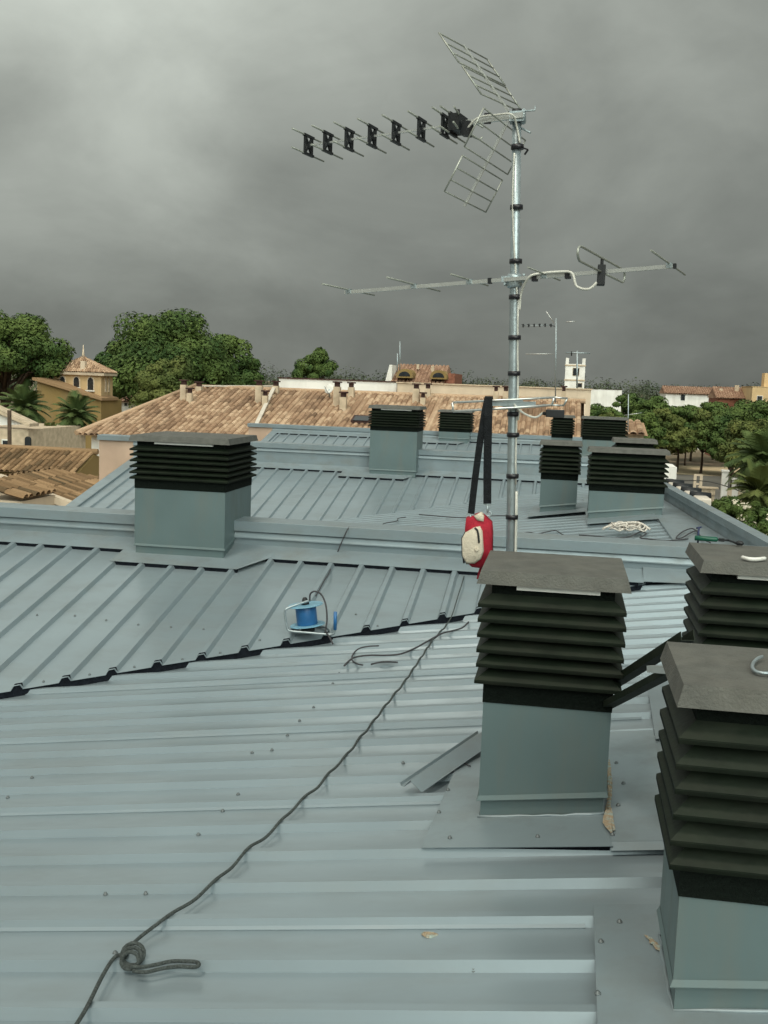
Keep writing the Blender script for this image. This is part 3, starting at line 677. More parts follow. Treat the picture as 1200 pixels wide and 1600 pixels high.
# ---- FM folded dipole at the bottom
q = mz(-.07)
fm = thing('fm_antenna', q, 'rectangular aluminium loop antenna low on the mast, with the bag strap hung over it', 'antenna')
pl = atY(707, 629, 4.60); pr_ = atY(866, 621, 4.60); pl2 = atY(708, 643, 4.60); pr2 = atY(862, 633, 4.60)
s = MB()
for k, off in enumerate((V((0, 0, 0)),)):
    s.tube([pl, pr_], .0048, 8); s.tube([pl2, pr2], .0052, 8); s.tube([pl, pl2], .0048, 8)
s.tube([pr_, pr_ + V((.055, .03, -.002))], .004, 8); s.tube([pr_, pr2], .0045, 8); s.tube([pr2, pr2 + V((.05, .03, .0))], .004, 8)
s.tube([pr_ + V((.055, .03, -.002)), pr2 + V((.05, .03, 0))], .004, 8)
s.build('loop', 'alu', fm)
s = MB(); mid = (pl + pl2 + pr_ + pr2) / 4
s.bar(mid + V((-.06, .02, 0)), mid + V((.14, .02, .006)), .02, .02); s.bar(mid + V((-.0, .02, 0)), q + V((0, -.02, .0)), .02, .02)
s.box(q + V((-.04, -.045, -.02)), q + V((.045, -.022, .02))); s.build('boom', 'galv', fm)
s = MB(); a = atY(855, 647, 4.62); b = atY(882, 645, 4.62)
s.box((a.x - .006, 4.59, a.z - .012), (b.x, 4.65, a.z + .02)); s.tube([a + V((-.004, 0, .0)), a + V((-.02, 0, .004))], .008, 8); s.build('dipole_box', 'black', fm, bevel=.005)
s = MB(); s.tube(catmull([a + V((-.02, 0, .004)), a + V((-.05, -.005, -.016)), a + V((-.10, -.01, .0)), a + V((-.14, -.01, .035)), mz(-.075) + V((.03, -.018, 0)), mz(-.14) + V((.024, -.015, 0))], 6), .0045, 8); s.build('coaxial_cable', 'cablew', fm)

# ---- tool bag hung from the loop antenna
YB = 4.565
bag = thing('tool_bag', atY(745, 885, YB), 'small red and beige pouch hanging by a long black strap from the loop antenna', 'bag')
def ribbon(s, pts, w, th=.003, up=(1, 0, 0)):
    pts = [V(p) for p in pts]; up = V(up); vs = []; fs = []
    for i, p in enumerate(pts):
        t = (pts[min(i+1, len(pts)-1)] - pts[max(i-1, 0)]).normalized(); x = (up - t * up.dot(t)).normalized(); n = t.cross(x) * th / 2
        ww = w[i] if isinstance(w, (list, tuple)) else w
        vs += [p - x*ww/2 - n, p + x*ww/2 - n, p + x*ww/2 + n, p - x*ww/2 + n]
    for i in range(len(pts) - 1):
        for k in range(4): fs.append((i*4+k, i*4+(k+1) % 4, (i+1)*4+(k+1) % 4, (i+1)*4+k))
    fs += [(3, 2, 1, 0), tuple(len(vs) - 4 + k for k in range(4))]
    s.add(vs, fs)
tl = atY(762, 624, YB + .02)
s = MB()
ribbon(s, [atY(736, 803, YB - .012), atY(742, 750, YB - .008), atY(750, 690, YB - .004), atY(757, 645, YB), tl + V((.0, .0, .004)), tl + V((.003, .035, .012)), tl + V((.003, .07, .0)), tl + V((.004, .075, -.06))], [.0285, .029, .0285, .028, .030, .032, .032, .03])
ribbon(s, [tl + V((.003, .002, .0075)), atY(763, 650, YB - .01), atY(762, 700, YB - .012), atY(761.5, 750, YB - .014), atY(761.5, 787, YB - .014)], [.033, .034, .034, .0345, .034], .0035)
s.build('strap', 'strap', bag)
s = MB()
for (x, y) in ((735, 804), (761.5, 789)):
    c = atY(x, y, YB - .012); s.bar(c + V((-.018, 0, .003)), c + V((.018, 0, -.002)), .004, .007)
    s.tube([c + V((.0, 0, -.002)), c + V((.002, 0, -.018)), c + V((.004, 0, -.032))], .004, 8)
c = atY(764, 803, YB - .01); s.tube([c + V((.011 * math.cos(t), 0, .011 * math.sin(t))) for t in [k * math.pi / 5 for k in range(10)]], .003, 8, closed=True)
s.build('buckle', 'galv', bag)
def pouch(s, outline, Y0, Y1, infl=.8):        # outline in photo pixels at depth Y0, rounded front and back
    o = [atY(x, y, (Y0 + Y1) / 2) for x, y in outline]; c = sum(o, V((0, 0, 0))) / len(o); rings = []
    for d, k in ((-1, .86), (-.8, .96), (-.4, 1.), (.4, 1.), (.8, .97), (1, .88)):
        rings.append([V((c.x + (p.x - c.x) * k, (Y0 + Y1) / 2 + d * (Y1 - Y0) / 2, c.z + (p.z - c.z) * k)) for p in o])
    n = len(o); vs = [p for r_ in rings for p in r_]; fs = []
    for i in range(5):
        for k in range(n): fs.append((i*n+k, i*n+(k+1) % n, (i+1)*n+(k+1) % n, (i+1)*n+k))
    vs += [V((c.x, Y0 - .004, c.z)), V((c.x, Y1 + .004, c.z))]
    for k in range(n): fs += [(k, 6*n, (k+1) % n), (5*n+k, 5*n+(k+1) % n, 6*n+1)]
    s.add(vs, fs, True)
s = MB(); pouch(s, [(729,808),(742,803),(752,800),(759,806),(769,815),(770.5,832),(770,864),(764,880),(752,887),(738,885),(728,877),(726,850),(727,825)], YB - .03, YB + .06)
body = s.build('body', 'red', bag)
s = MB(); pouch(s, [(722,841),(727,832),(741,824),(750,822),(754,830),(756,861),(752,873),(742,880),(729,880),(722.5,868)], YB - .058, YB - .012)
pk = s.build('front_pocket', 'beige', bag)
s = MB(); s.tube(catmull([atY(742, 825, YB - .056), atY(746, 829, YB - .062), atY(748, 840, YB - .063), atY(748.5, 848, YB - .062)], 4), .004, 8); s.build('zip', 'black', pk)
s = MB(); s.lathe(atY(745, 859, YB - .066), (0, -1, 0), [(-.008, .007), (.0, .009), (.004, .006)], 12); s.build('toggle', 'beige', pk)
s = MB(); s.tube([atY(x, y, YB - .022) for x, y in [(721.5,841),(727,831),(741,823),(750.5,821),(755,830),(757,861),(753,874),(742,881),(729,881),(722,868)]], .0022, 6, closed=True); s.build('piping', 'black', pk)
s = MB(); pouch(s, [(741,805),(752,800),(757,806),(757,814),(746,812)], YB - .036, YB + .03); s.build('top_patch', 'beige', bag)
s = MB(); ribbon(s, [atY(724, 840, YB - .01), atY(723, 860, YB - .012), atY(725, 880, YB - .01)], .008, .006); ribbon(s, [atY(767.5, 818, YB + .0), atY(769.5, 835, YB + .0), atY(769.5, 862, YB + .0)], .006, .008)
s.build('trim', 'black', bag)
s = MB(); ribbon(s, [atY(755, 880, YB + .02), atY(750, 893, YB + .02), atY(747, 905, YB + .02)], .014, .006); s.build('tail', 'red', bag)

# ================================================================== LOOSE THINGS ON THE ROOF
# cable reel
rc = onA(487, 985, RH); 
reel = thing('cable_reel', rc, 'blue cable reel in a bent steel tube frame on the ribbed roof', 'cable reel')
def rp(x, y, dy): return atY(x, y, rc.y + dy)
s = MB(); s.tube(catmull([rp(485, 938, .0), rp(466, 944, -.06), rp(448, 951, -.11), rp(445, 958, -.115), rp(447, 972, -.115), rp(449, 981, -.115), rp(454, 986, -.115), rp(480, 988.5, -.115), rp(508, 991, -.115), rp(519, 991, -.115), rp(523, 985, -.115), rp(523.5, 957, -.115)], 4), .0085, 10)
s.tube(catmull([rp(462, 981, .10), rp(500, 979, .12), rp(515, 984, .0), rp(516, 990, -.11)], 4), .0075, 8); s.tube([rp(462, 981, .10), rp(452, 985, -.10)], .0075, 8)
s.build('frame', 'galv', reel)
s = MB(); s.tube([rp(523.5, 984, -.115), rp(524, 956, -.115)], .0125, 12); s.build('grip', 'blue', reel)
ax = (rp(478, 947, 0) - rp(481, 975, 0)).normalized(); cb_ = rp(480.5, 976, 0); ht = (rp(478, 946, 0) - cb_).length
s = MB(); s.lathe(cb_, ax, [(0, .072), (.01, .076), (ht - .01, .076), (ht, .072)], 28); s.build('drum', 'blue', reel)
for a in (-.004, ht): s = MB(); s.lathe(cb_, ax, [(a, .125), (a + .004, .13), (a + .008, .125)], 32); s.build('flange', 'ltblue', reel)
s = MB(); s.lathe(cb_, ax, [(ht + .008, .03), (ht + .02, .028), (ht + .05, .018), (ht + .06, .012)], 14); s.build('hub', 'black', reel)
s = MB(); s.lathe(cb_, ax, [(-.05, .05), (-.03, .05), (-.004, .03)], 14); s.build('foot', 'black', reel)
s = MB(); s.tube(catmull([rp(484, 938, -.02), rp(485, 928, -.03), rp(492, 924, -.04), rp(502, 929, -.06), rp(509, 945, -.09), rp(511, 968, -.12), rp(509, 986, -.135), rp(514, 994, -.14), onB(520, 1006, RH + .01)], 5), .0065, 8); s.build('flex', 'wire', reel)
# wire from the reel over the parapet
def tubething(name, pts, r, m, label, cat, n=8, sub=5, group=None):
    s = MB(); s.tube(catmull(pts, sub), r, n); return tag(s.build(name, m), label, cat, group)
tubething('thin_wire', [atY(488, 940, 8.05), onA(497, 925, RH + .01), onA(508, 905, RH + .035), onA(514, 896, .06), atY(521, 878, 8.885), atY(529, 859, 8.86), atY(536, 842, 8.85), atY(544, 825.5, 8.86), atY(547, 823, 9.0)], .005, 'wire', 'thin dark wire running from the blue cable reel up over the parapet', 'wire')
# long rope with knot, resting on the ribs
rp_px = [(112,1612),(135,1575),(160,1525),(178,1497),(190,1492)]
pts = [onB(x, y, RH + .008) for x, y in rp_px]
s = MB(); s.tube(catmull(pts, 6), .0062, 10)
up_px = [(196,1496),(204,1476),(220,1458),(255,1436),(285,1415),(318,1390),(350,1363),(388,1325),(410,1308),(432,1289),(455,1264),(480,1241),(502,1221),(520,1200),(540,1180),(562,1152),(580,1130),(600,1104),(615,1085),(632,1064),(645,1045),(660,1023),(674,1002),(690,984),(698,975)]
pts = [onB(x, y, RH + .006) for x, y in up_px]
dense = catmull(pts, 6)
PH0 = H1.y0 + 3.069
for i, p in enumerate(dense):                 # the rope sags a little into each pan
    t = ((p.y - PH0) / PITCH) % 1.0; p.z -= .012 * math.sin(math.pi * t) ** 2
s.tube(dense, .0060, 10)
s.tube(catmull([onB(698, 975, RH + .004), onA(706, 962, RH + .01), onA(716, 930, RH + .006), onA(723, 908, RH + .012), atY(727, 890, 8.87), atY(733, 850, 8.83)], 5), .0045, 8)
kc = onB(205, 1504, .03)
for j in range(3):                            # knot: three turns
    rr = .028 + .004 * j
    s.tube([kc + V((rr * math.cos(t), .5 * rr * math.sin(t) + .012 * j - .01, .012 + .75 * rr * math.sin(t) + .004 * j)) for t in [2 * math.pi * k / 16 for k in range(16)]], .0062, 8, closed=True)
la = [onB(x, y, RH + .008) for x, y in [(205,1510),(222,1511),(245,1507),(268,1502),(292,1502),(306,1503),(311,1507),(304,1511),(280,1510),(255,1513),(228,1519),(208,1517)]]
s.tube(catmull(la, 5), .0060, 8)
s.build('rope', 'rope'); tag(bpy.data.objects['rope'], 'long grey rope with a knotted loop, lying across the ribbed roof towards the bag', 'rope')
tubething('cable_offcut', [onB(x, y, RH + .008) for x, y in [(538,1040),(552,1028),(575,1024),(600,1024),(625,1022),(648,1013),(668,1002),(690,990),(705,986),(722,981),(732,972)]], .0062, 'wire', 'dark cable end lying beside the rope below the valley, its long wavy tail running right', 'cable')
tubething('cable_offcut', [onB(x, y, RH + .008) for x, y in [(592,1009),(575,1010),(560,1014),(552,1022),(550,1031),(558,1037),(567,1039)]], .0052, 'wire', 'short dark cable bent into a half loop, left of the rope near the valley', 'cable')
tubething('cable_offcut', [onB(x, y, RH + .006) for x, y in [(580,1038),(592,1035),(606,1034),(621,1035)]], .0062, 'wire', 'shortest straight dark cable piece lying apart on the roof, between half loop and rope', 'cable')
# bent metal offcut beside the near chimney's plate
s = MB(); o1 = onB(640, 1232, RH + .004); o2 = onB(760, 1150, RH + .05)
d = (o2 - o1).normalized(); sd_ = V((d.y, -d.x, 0)).normalized()
sec = [(-.062, .012), (-.055, .0), (-.02, .005), (-.012, .028), (.0, .034), (.012, .028), (.075, .004), (.08, .008)]
sec = [(-.05, .014), (-.046, .002), (-.03, .002), (.0, .036), (.062, .002), (.068, .004)]
r1 = [o1 + sd_ * a + V((0, 0, z)) for a, z in sec]; r2 = [o2 + sd_ * a + V((0, 0, z)) for a, z in sec]; n = len(sec)
s.add(r1 + r2, [(i, i + 1, n + i + 1, n + i) for i in range(n - 1)]); o = s.build('metal_offcut', 'flash'); o.modifiers.new('thick', 'SOLIDIFY').thickness = .002
tag(o, 'bent strip of blue-grey sheet metal lying left of the near chimney', 'metal strip')
tubething('wire_offcut', [onB(x, y, RH + .014) for x, y in [(716, 1190), (726, 1193), (735, 1197)]], .003, 'wire', 'tiny dark wire end beside the bent metal strip', 'wire')
# dark channels and aluminium tube between the two near chimneys
def channel(p, q, w, hgt, label):
    s = MB(); p, q = V(p), V(q); d = (q - p).normalized(); x = d.cross(V((0, 0, 1))).normalized(); z = x.cross(d)
    sec = [(-w, hgt), (-w, 0), (w, 0), (w, hgt * .8)]
    a = [p + x * i + z * j for i, j in sec]; b = [q + x * i + z * j for i, j in sec]
    s.add(a + b, [(i, i + 1, 5 + i, 4 + i) for i in range(3)]); o = s.build('metal_channel', 'louvre'); o.modifiers.new('thick', 'SOLIDIFY').thickness = .003
    tag(o, label, 'channel', 'dark channels between the near chimneys')
channel(atY(940, 1085, 4.3), atY(1075, 1000, 3.45), .02, .034, 'upper dark metal channel leaning between the two near chimneys')
channel(atY(925, 1118, 4.2), atY(1075, 1040, 3.35), .022, .026, 'lower dark metal channel leaning between the two near chimneys')
s = MB(); a, b = atY(1016, 1045, 3.5), atY(1080, 1050, 3.3); s.bar(a, b, .026, .022); tag(s.build('square_tube', 'alu'), 'short square aluminium tube poking out left of the nearest chimney cap', 'tube')
# things on the right-hand chimney cap
zc2 = HZ - .685 + .007
def cap2(x, y, dz=0.): return atZ(x, y, zc2 + dz)
tool = thing('caulking_tool', cap2(1115, 847), 'green-handled hand tool with a black tip lying on the right-hand chimney cap', 'hand tool')
a, b = cap2(1086, 840.5, .012), cap2(1120, 843, .012)
dd = (b - a)
s = MB(); s.tube([a - dd * .02, a, a + dd * .5, b, b + dd * .05], [.008, .0125, .012, .0115, .006], 12); s.build('handle', 'green', tool)
s = MB(); s.tube([b, b + dd * .55], .005, 8); s.bar(b + dd * .08, b + dd * .35, .02, .014); s.tube([b + dd * .55, b + dd * .72 + V((.0, -.03, -.002)), b + dd * .85 + V((0, -.07, -.004))], .005, 8)
q = b + dd * .85 + V((0, -.07, 0)); s.lathe(q, (1, -.3, 0), [(-.012, .004), (0, .012), (.02, .010), (.026, .003)], 10); s.build('head', 'black', tool)
s = MB(); p = atY(1091, 838, 5.12); s.tube([p + V((0, 0, -.06)), p + V((0, 0, .045))], .0045, 8); s.tube([p + V((-.012, 0, .038)), p + V((.012, 0, .044))], .004, 6)
tag(s.build('stake', 'navy'), 'small dark blue stake standing behind the green-handled tool', 'stake')
tubething('wire_coil', [onB(x, y, .12, H2) if 0 else atZ(x, y, H2.B(1.2, 0, .05)) for x, y in [(1110,848),(1098,842),(1090,832),(1082,826),(1070,829),(1060,836),(1057,841),(1066,840),(1078,833),(1089,829),(1093,836)]], .007, 'wire', 'dark wire looped behind the right-hand chimney cap', 'wire')
s = MB(); s.tube(catmull([cap2(1160, 871, .006), cap2(1170, 873.5, .006), cap2(1182, 874, .006), cap2(1195, 872.5, .006)], 4), .0085, 8); tag(s.build('plastic_strip', 'white'), 'white plastic strip lying on the right-hand chimney cap', 'plastic strip')
zc3 = HZ - .715 + .007
tubething('cable_hook', [atZ(x, y, zc3 + z) for x, y, z in [(1191,1026,.008),(1184,1029,.008),(1177,1036,.007),(1176,1044,.006),(1183,1050,.006),(1200,1052,.006),(1225,1050,.006)]], .0048, 'galv', 'pale grey cable curled on the cap of the nearest chimney', 'cable')
# white cord heap and thin wires on the second roof
cc = atZ(980, 828, H2.B(.85, 0, .05)); rnd = random.Random(3)
s = MB()
for j in range(13):
    c = cc + V((rnd.uniform(-.13, .13), rnd.uniform(-.07, .07), .012 + .006 * j * .6)); a = rnd.uniform(.03, .08); b_ = rnd.uniform(.06, .16); ph = rnd.uniform(-.5, .5)
    s.tube([c + V((a * math.cos(t) * math.cos(ph) - b_ * math.sin(t) * math.sin(ph), a * math.cos(t) * math.sin(ph) + b_ * math.sin(t) * math.cos(ph), .012 * math.sin(3 * t + j))) for t in [2 * math.pi * k / 14 for k in range(14)]], .009, 6, closed=True)
s.tube(catmull([cc + V((-.26, -.1, .01)), cc + V((-.2, -.02, .03)), cc + V((-.05, .0, .07)), cc + V((.12, .03, .08)), cc + V((.24, -.02, .02))], 5), .014, 6)
tag(s.build('cord_heap', 'cord'), 'tangled heap of white cord on the second roof near the wide chimney', 'cord')
def onR2(x, y): p = onB(x, y, RH + .01, H2); return p
for lab, px in (('thin wire lying on the second roof left of the red bag', [(597,824),(600,818),(620,814),(622,810),(634,808)]),
                ('long thin wire running behind the red bag on the second roof', [(655,804),(680,806),(705,808),(735,809),(770,806),(790,806)]),
                ('loose thin wire on the second roof just right of the mast', [(812,834),(828,832),(840,834),(866,829),(875,833),(884,838)]),
                ('long thin wire lying in front of the white cord heap, ending at the looped wire', [(905,836),(935,838),(960,841),(985,838),(1000,831),(1010,834),(1000,840),(1012,842),(1040,845),(1075,842)])):
    pts = [onR2(x, y) if x < 1030 else atZ(x, y, H2.B(1.2, 0, .04)) for x, y in px]
    tubething('thin_wire', pts, .007, 'wire', lab, 'wire')
# scraps
s = MB(); p = onA(353, 975, .004); s.slab([p + V((-.025, -.03, -.004)), p + V((-.005, -.035, -.006)), p + V((.025, .03, .012)), p + V((.01, .035, .014))], (0, 0, -.003)); tag(s.build('plastic_scrap', 'red'), 'tiny red plastic scrap on the ribbed roof left of the reel', 'scrap')
s = MB(); p = onB(443, 1252, .006); s.box(p + V((-.007, -.016, -.004)), p + V((.007, .016, .006))); tag(s.build('plastic_scrap', 'white'), 'tiny white scrap on the roof left of the rope', 'scrap')
s = MB(); p = onB(672, 1460, .004); s.prism([p + V((.028 * math.cos(t) * (1 + .3 * math.sin(3 * t)), .018 * math.sin(t), -.004 - .0)) for t in [k * math.pi / 5 for k in range(10)]], [p + V((.02 * math.cos(t) * (1 + .3 * math.sin(3 * t)), .012 * math.sin(t), .003)) for t in [k * math.pi / 5 for k in range(10)]]); tag(s.build('mortar_crumb', 'rust'), 'pale crumb of mortar on the roof in front of the near chimney', 'mortar crumb')
# ================================================================== NEIGHBOURING ROOFS
def tile_plane(s, o, ud, vd, umax, vfun, pitch=.24, r=.075):
    """barrel tiles: rows run up the slope vd from o, side by side along ud; vfun(u) -> (v0, v1)"""
    o, ud, vd = V(o), V(ud).normalized(), V(vd).normalized(); nn = ud.cross(vd).normalized()
    if nn.z < 0: nn = -nn
    nrow = int(umax / pitch); rnd = random.Random(int(umax * 100))
    for i in range(nrow):
        u0 = i * pitch; a, b = vfun(u0 + pitch / 2)
        if b - a < .1: continue
        jig = rnd.uniform(-.02, .02); st = .42; m = max(1, int(math.ceil((b - a) / st)))
        prof = [(0, 0), (.05, 0)] + [(.05 + (pitch - .05) * (.5 - .5 * math.cos(math.pi * k / 4)), r * math.sin(math.pi * k / 4)) for k in range(1, 5)]
        for j in range(m):
            v0 = a + j * st; v1 = min(a + (j + 1) * st, b); vs = []; fs = []; uv = []
            lift0, lift1 = rnd.uniform(.004, .016), 0.
            for (v, lf) in ((v0, lift0), (v1, lift1)):
                for (pu, pz) in prof: vs.append(o + ud * (u0 + pu + jig) + vd * v + nn * (pz + lf))
            n = len(prof)
            for k in range(n - 1):
                fs.append((k, k + 1, n + k + 1, n + k)); uv.append([(i + .5, (v0 + v1) / 2)] * 4)
            s.add(vs, fs, False, uv)
        s.add([o + ud * u0 + vd * a - nn * .01, o + ud * (u0 + pitch) + vd * a - nn * .01, o + ud * (u0 + pitch) + vd * b - nn * .01, o + ud * u0 + vd * b - nn * .01], [(0, 1, 2, 3)], False, [[(i + .5, (a + b) / 2)] * 4])

# long tiled house
YE, YR = 33., 39.
e0 = atY(119, 679, YE); zr = HZ - .42; ze = e0.z
xr0 = atY(306, 600, YR).x; xr1 = atY(916, 612, YR).x
th = thing('tiled_house', ((e0.x + xr1) / 2, 37, 0), 'long house with a broad pink barrel-tiled roof and paired chimneys, beyond the metal roofs', 'house')
vd = V((0, YR - YE, zr - ze)); vl = vd.length; vd.normalize()
hipw = xr0 - e0.x
s = MB(); tile_plane(s, e0, (1, 0, 0), vd, xr1 - e0.x, lambda u_: (0, vl if u_ > hipw else vl * u_ / hipw), pitch=.205, r=.07); s.build('roof', 'tile', th)
s = MB()                                       # back slope and hip end
s.add([(xr0, YR, zr), (xr1, YR, zr), (xr1, YR + 5, ze), (e0.x, YR + 5, ze), tuple(e0)], [(0, 1, 2, 3), (4, 0, 3)], False, [[(0, 0), (90, 0), (90, 6), (0, 6)], [(0, 0), (9, 6), (20, 0)]]); s.build('roof', 'tile', th)
s = MB(); s.box((e0.x + .35, YE + .4, 0), (xr1 - .05, YR + 4.6, ze - .05)); s.build('wall', 'wht', th)
s = MB(); s.prism([(xr1 - .05, YE + .4, ze - .04), (xr1 - .05, YR + 4.6, ze - .04), (xr1 - .05, YR, zr - .06)], [(xr1 - .01, YE + .4, ze - .04), (xr1 - .01, YR + 4.6, ze - .04), (xr1 - .01, YR, zr - .06)]); s.build('gable_wall', 'cream', th)
s = MB(); s.tube([e0 + V((0, 0, .06)), (xr0, YR, zr + .06)], .09, 8); s.tube([(xr0, YR, zr + .02), (xr1, YR, zr + .02)], .085, 8); s.build('ridge_tiles', 'tile', th)
def ontile(x, y, o=0.):
    sl = (zr - ze) / (YR - YE); return onpl(x, y, (0, -sl, 1), ze - HZ + o - sl * YE)
s = MB(); a, b = ontile(400, 664, .09), ontile(437, 600, .09); b.y = min(b.y, YR - .05); s.bar(a, b, .13, .05); a, b = ontile(312, 603, .09), ontile(430, 603, .09); s.bar(a, b, .12, .05); s.build('mortar_verge', 'mortar', th)
def tchim(x0, x1, yt, yb, lab=None):
    p = ontile((x0 + x1) / 2, yb); a, b = atY(x0, yb, p.y), atY(x1, yb, p.y); zt = atY(x0, yt, p.y).z; w = b.x - a.x
    s = MB(); s.box((a.x, p.y, p.z - .4), (b.x, p.y + w, zt - .16)); c = s.build('chimney', 'chim', th)
    s = MB(); s.box((a.x + .03, p.y + .03, zt - .16), (b.x - .03, p.y + w - .03, zt - .02)); s.box((a.x - .03, p.y - .03, zt - .0199), (b.x + .03, p.y + w + .03, zt + .03)); s.build('chimney_pot', 'dkcap', c)
for a in [(281,290,594,627),(291,299,607,630),(305,314,597,613),(398,408,595,631),(409,417,611,638),(425,434,596,616),(520,530,597,636),(530,540,613,643),(543,552,598,622),(644,654,600,630),(656,664,614,634),(663,672,600,622),(770,778,604,628),(785,794,604,626),(876,884,604,628)]: tchim(*a)
s = MB(); p = ontile(565, 655, .1); s.slab([p + V((-.32, -.28, -.04)), p + V((.32, -.28, -.04)), p + V((.32, .28, .13)), p + V((-.32, .28, .13))], (0, 0, -.08)); sk = s.build('skylight', 'dkcap', th)
s = MB(); p = ontile(565, 655, .125); s.slab([p + V((-.26, -.22, -.03)), p + V((.26, -.22, -.03)), p + V((.26, .22, .105)), p + V((-.26, .22, .105))], (0, 0, -.02)); s.build('pane', 'glass', sk)
p = ontile(515, 622); dsh = thing('satellite_dish', p, 'small white satellite dish on the tiled roof beside a chimney', 'satellite dish')
s = MB(); c = p + V((0, -.1, .32)); s.lathe(c, (-.35, -.85, .4), [(-.04, .015), (-.03, .07), (-.005, .14), (.02, .18), (.024, .18), (-.02, .08)], 20); s.build('dish', 'white', dsh)
s = MB(); s.tube([p, c], .025, 8); s.tube([c + V((0, 0, -.2)), c + V((-.1, -.35, .1))], .012, 6); s.build('arm', 'galv', dsh)
# flat-roofed white block behind it
def block(name, pts, Y, dep, m, label, cat, zb=0., cop=None):
    (xa, ya), (xb, yb) = pts; a, b = atY(xa, ya, Y), atY(xb, yb, Y); zt = (a.z + b.z) / 2
    t = thing(name, ((a.x + b.x) / 2, Y + dep / 2, zb), label, cat)
    s = MB(); s.box((a.x, Y, zb), (b.x, Y + dep, zt - .05)); s.build('wall', m, t)
    s = MB(); s.box((a.x - .05, Y - .05, zt - .0499), (b.x + .05, Y + dep + .05, zt)); s.build('coping', cop or m, t)
    t['_w'] = 0; del t['_w']; return t, a, b, zt
def window(par, x, y, w, h, Y, m='glass', frame='white', sill=True):
    c = atY(x, y, Y); k = Y / F; w *= k; h *= k
    s = MB(); s.box((c.x - w/2 - .06, Y - .05, c.z - h/2 - .06), (c.x + w/2 + .06, Y + .05, c.z + h/2 + .06)); f = s.build('window', frame, par)
    s = MB(); s.box((c.x - w/2, Y - .06, c.z - h/2), (c.x + w/2, Y + .02, c.z + h/2)); s.build('pane', m, f)
block('flat_roofed_building', [(436, 588), (620, 597)], 46, 8, 'wht', 'white flat-roofed building standing behind the left part of the tiled ridge', 'building', cop='dkcap')
block('flat_roofed_building', [(621, 598), (924, 606)], 45, 8, 'cream', 'cream flat-roofed building standing behind the right part of the tiled ridge', 'building', cop='chim')
# white wall block under the left eave of the tiled house
# ---- lower-left tiled outbuildings
ya, yb_ = 31., 29.45
r0, r1 = atY(-70, 697, ya), atY(153, 707, ya); zrd = r1.z; zev = atY(125, 743, yb_).z
t = thing('tiled_outbuilding', ((r0.x + r1.x) / 2, 31, 0), 'low outbuilding with mossy tiles facing us and an ochre end wall, far left', 'outbuilding')
vd = V((0, ya - yb_, zrd - zev)); vl = vd.length
s = MB(); tile_plane(s, (r0.x, yb_, zev), (1, 0, 0), vd, r1.x - r0.x, lambda u_: (0, vl), pitch=.18, r=.06); s.build('roof', 'tile_d', t)
s = MB(); s.prism([(r0.x, yb_ + .2, zev - .05), (r0.x, ya + 2, zev - .05), (r0.x, ya + 1.6, zev), (r0.x, ya, zrd - .05)], [(r1.x - .1, yb_ + .2, zev - .05), (r1.x - .1, ya + 2, zev - .05), (r1.x - .1, ya + 1.6, zev), (r1.x - .1, ya, zrd - .05)])
s.box((r0.x, yb_ + .2, 0), (r1.x - .1, ya + 2, zev - .051)); s.build('wall', 'ochre', t)
s = MB(); s.tube([(r0.x, ya, zrd + .02), (r1.x, ya, zrd + .02)], .09, 8); s.build('ridge_tiles', 'tile_d', t)
# roof falling to the right, gable towards us
YG = 21.
g0, g1 = atY(-2, 748, YG), atY(106, 789, YG)
t = thing('tiled_outbuilding', ((g0.x + g1.x) / 2, 24, 0), 'low cream outbuilding with rusty tiles sloping right and a pale verge, far left', 'outbuilding')
gx = 3.2; sl_ = (g0.z - g1.z) / (g1.x - g0.x); ge = V((g0.x + gx, YG, g0.z - sl_ * gx)); vd = V((g0.x - ge.x, 0, g0.z - ge.z)); vl = vd.length
s = MB(); tile_plane(s, ge, (0, 1, 0), vd, 6.2, lambda u_: (0, vl * (1 if u_ < 2.5 else max(0, 1 - (u_ - 2.5) / 3.7))), pitch=.17, r=.055); s.build('roof', 'tile_d', t)
lw = V((g0.x - 3.2, YG, g0.z - sl_ * 3.2))
s = MB(); tile_plane(s, lw, (0, 1, 0), V((3.2, 0, sl_ * 3.2)), 2.5, lambda u_: (0, vl)); s.build('roof', 'tile_d', t)
s = MB(); s.bar(g0 + V((0, -.03, .03)), ge + V((.0, -.03, .03)), .2, .15); s.bar(g0 + V((-.01, -.03, .03)), lw + V((.0, -.03, .03)), .2, .15); s.build('verge', 'cream', t)
s = MB(); gp = [(lw.x, 0), (ge.x - .05, 0), (ge.x - .05, ge.z - .07), (g0.x, g0.z - .06), (lw.x, lw.z - .07)]
s.prism([(x, YG + .05, z) for x, z in gp], [(x, YG + 2.4, z) for x, z in gp]); s.build('wall', 'cream', t)
q0, q1 = atY(-40, 756, 19.4), atY(34, 780, 19.4)
t = thing('lean_to', ((q0.x + q1.x) / 2, 20, 0), 'small tiled lean-to in front of the cream gable, at the left edge', 'lean-to')
vd = V((q0.x - q1.x, 0, q0.z - q1.z)); vl = vd.length
s = MB(); tile_plane(s, (q1.x, 19.4, q1.z), (0, 1, 0), vd, 1.45, lambda u_: (0, vl)); s.build('roof', 'tile_d', t)
s = MB(); s.box((q0.x, 19.5, 0), (q1.x - .05, 20.9, q1.z - .06)); s.build('wall', 'cream', t)
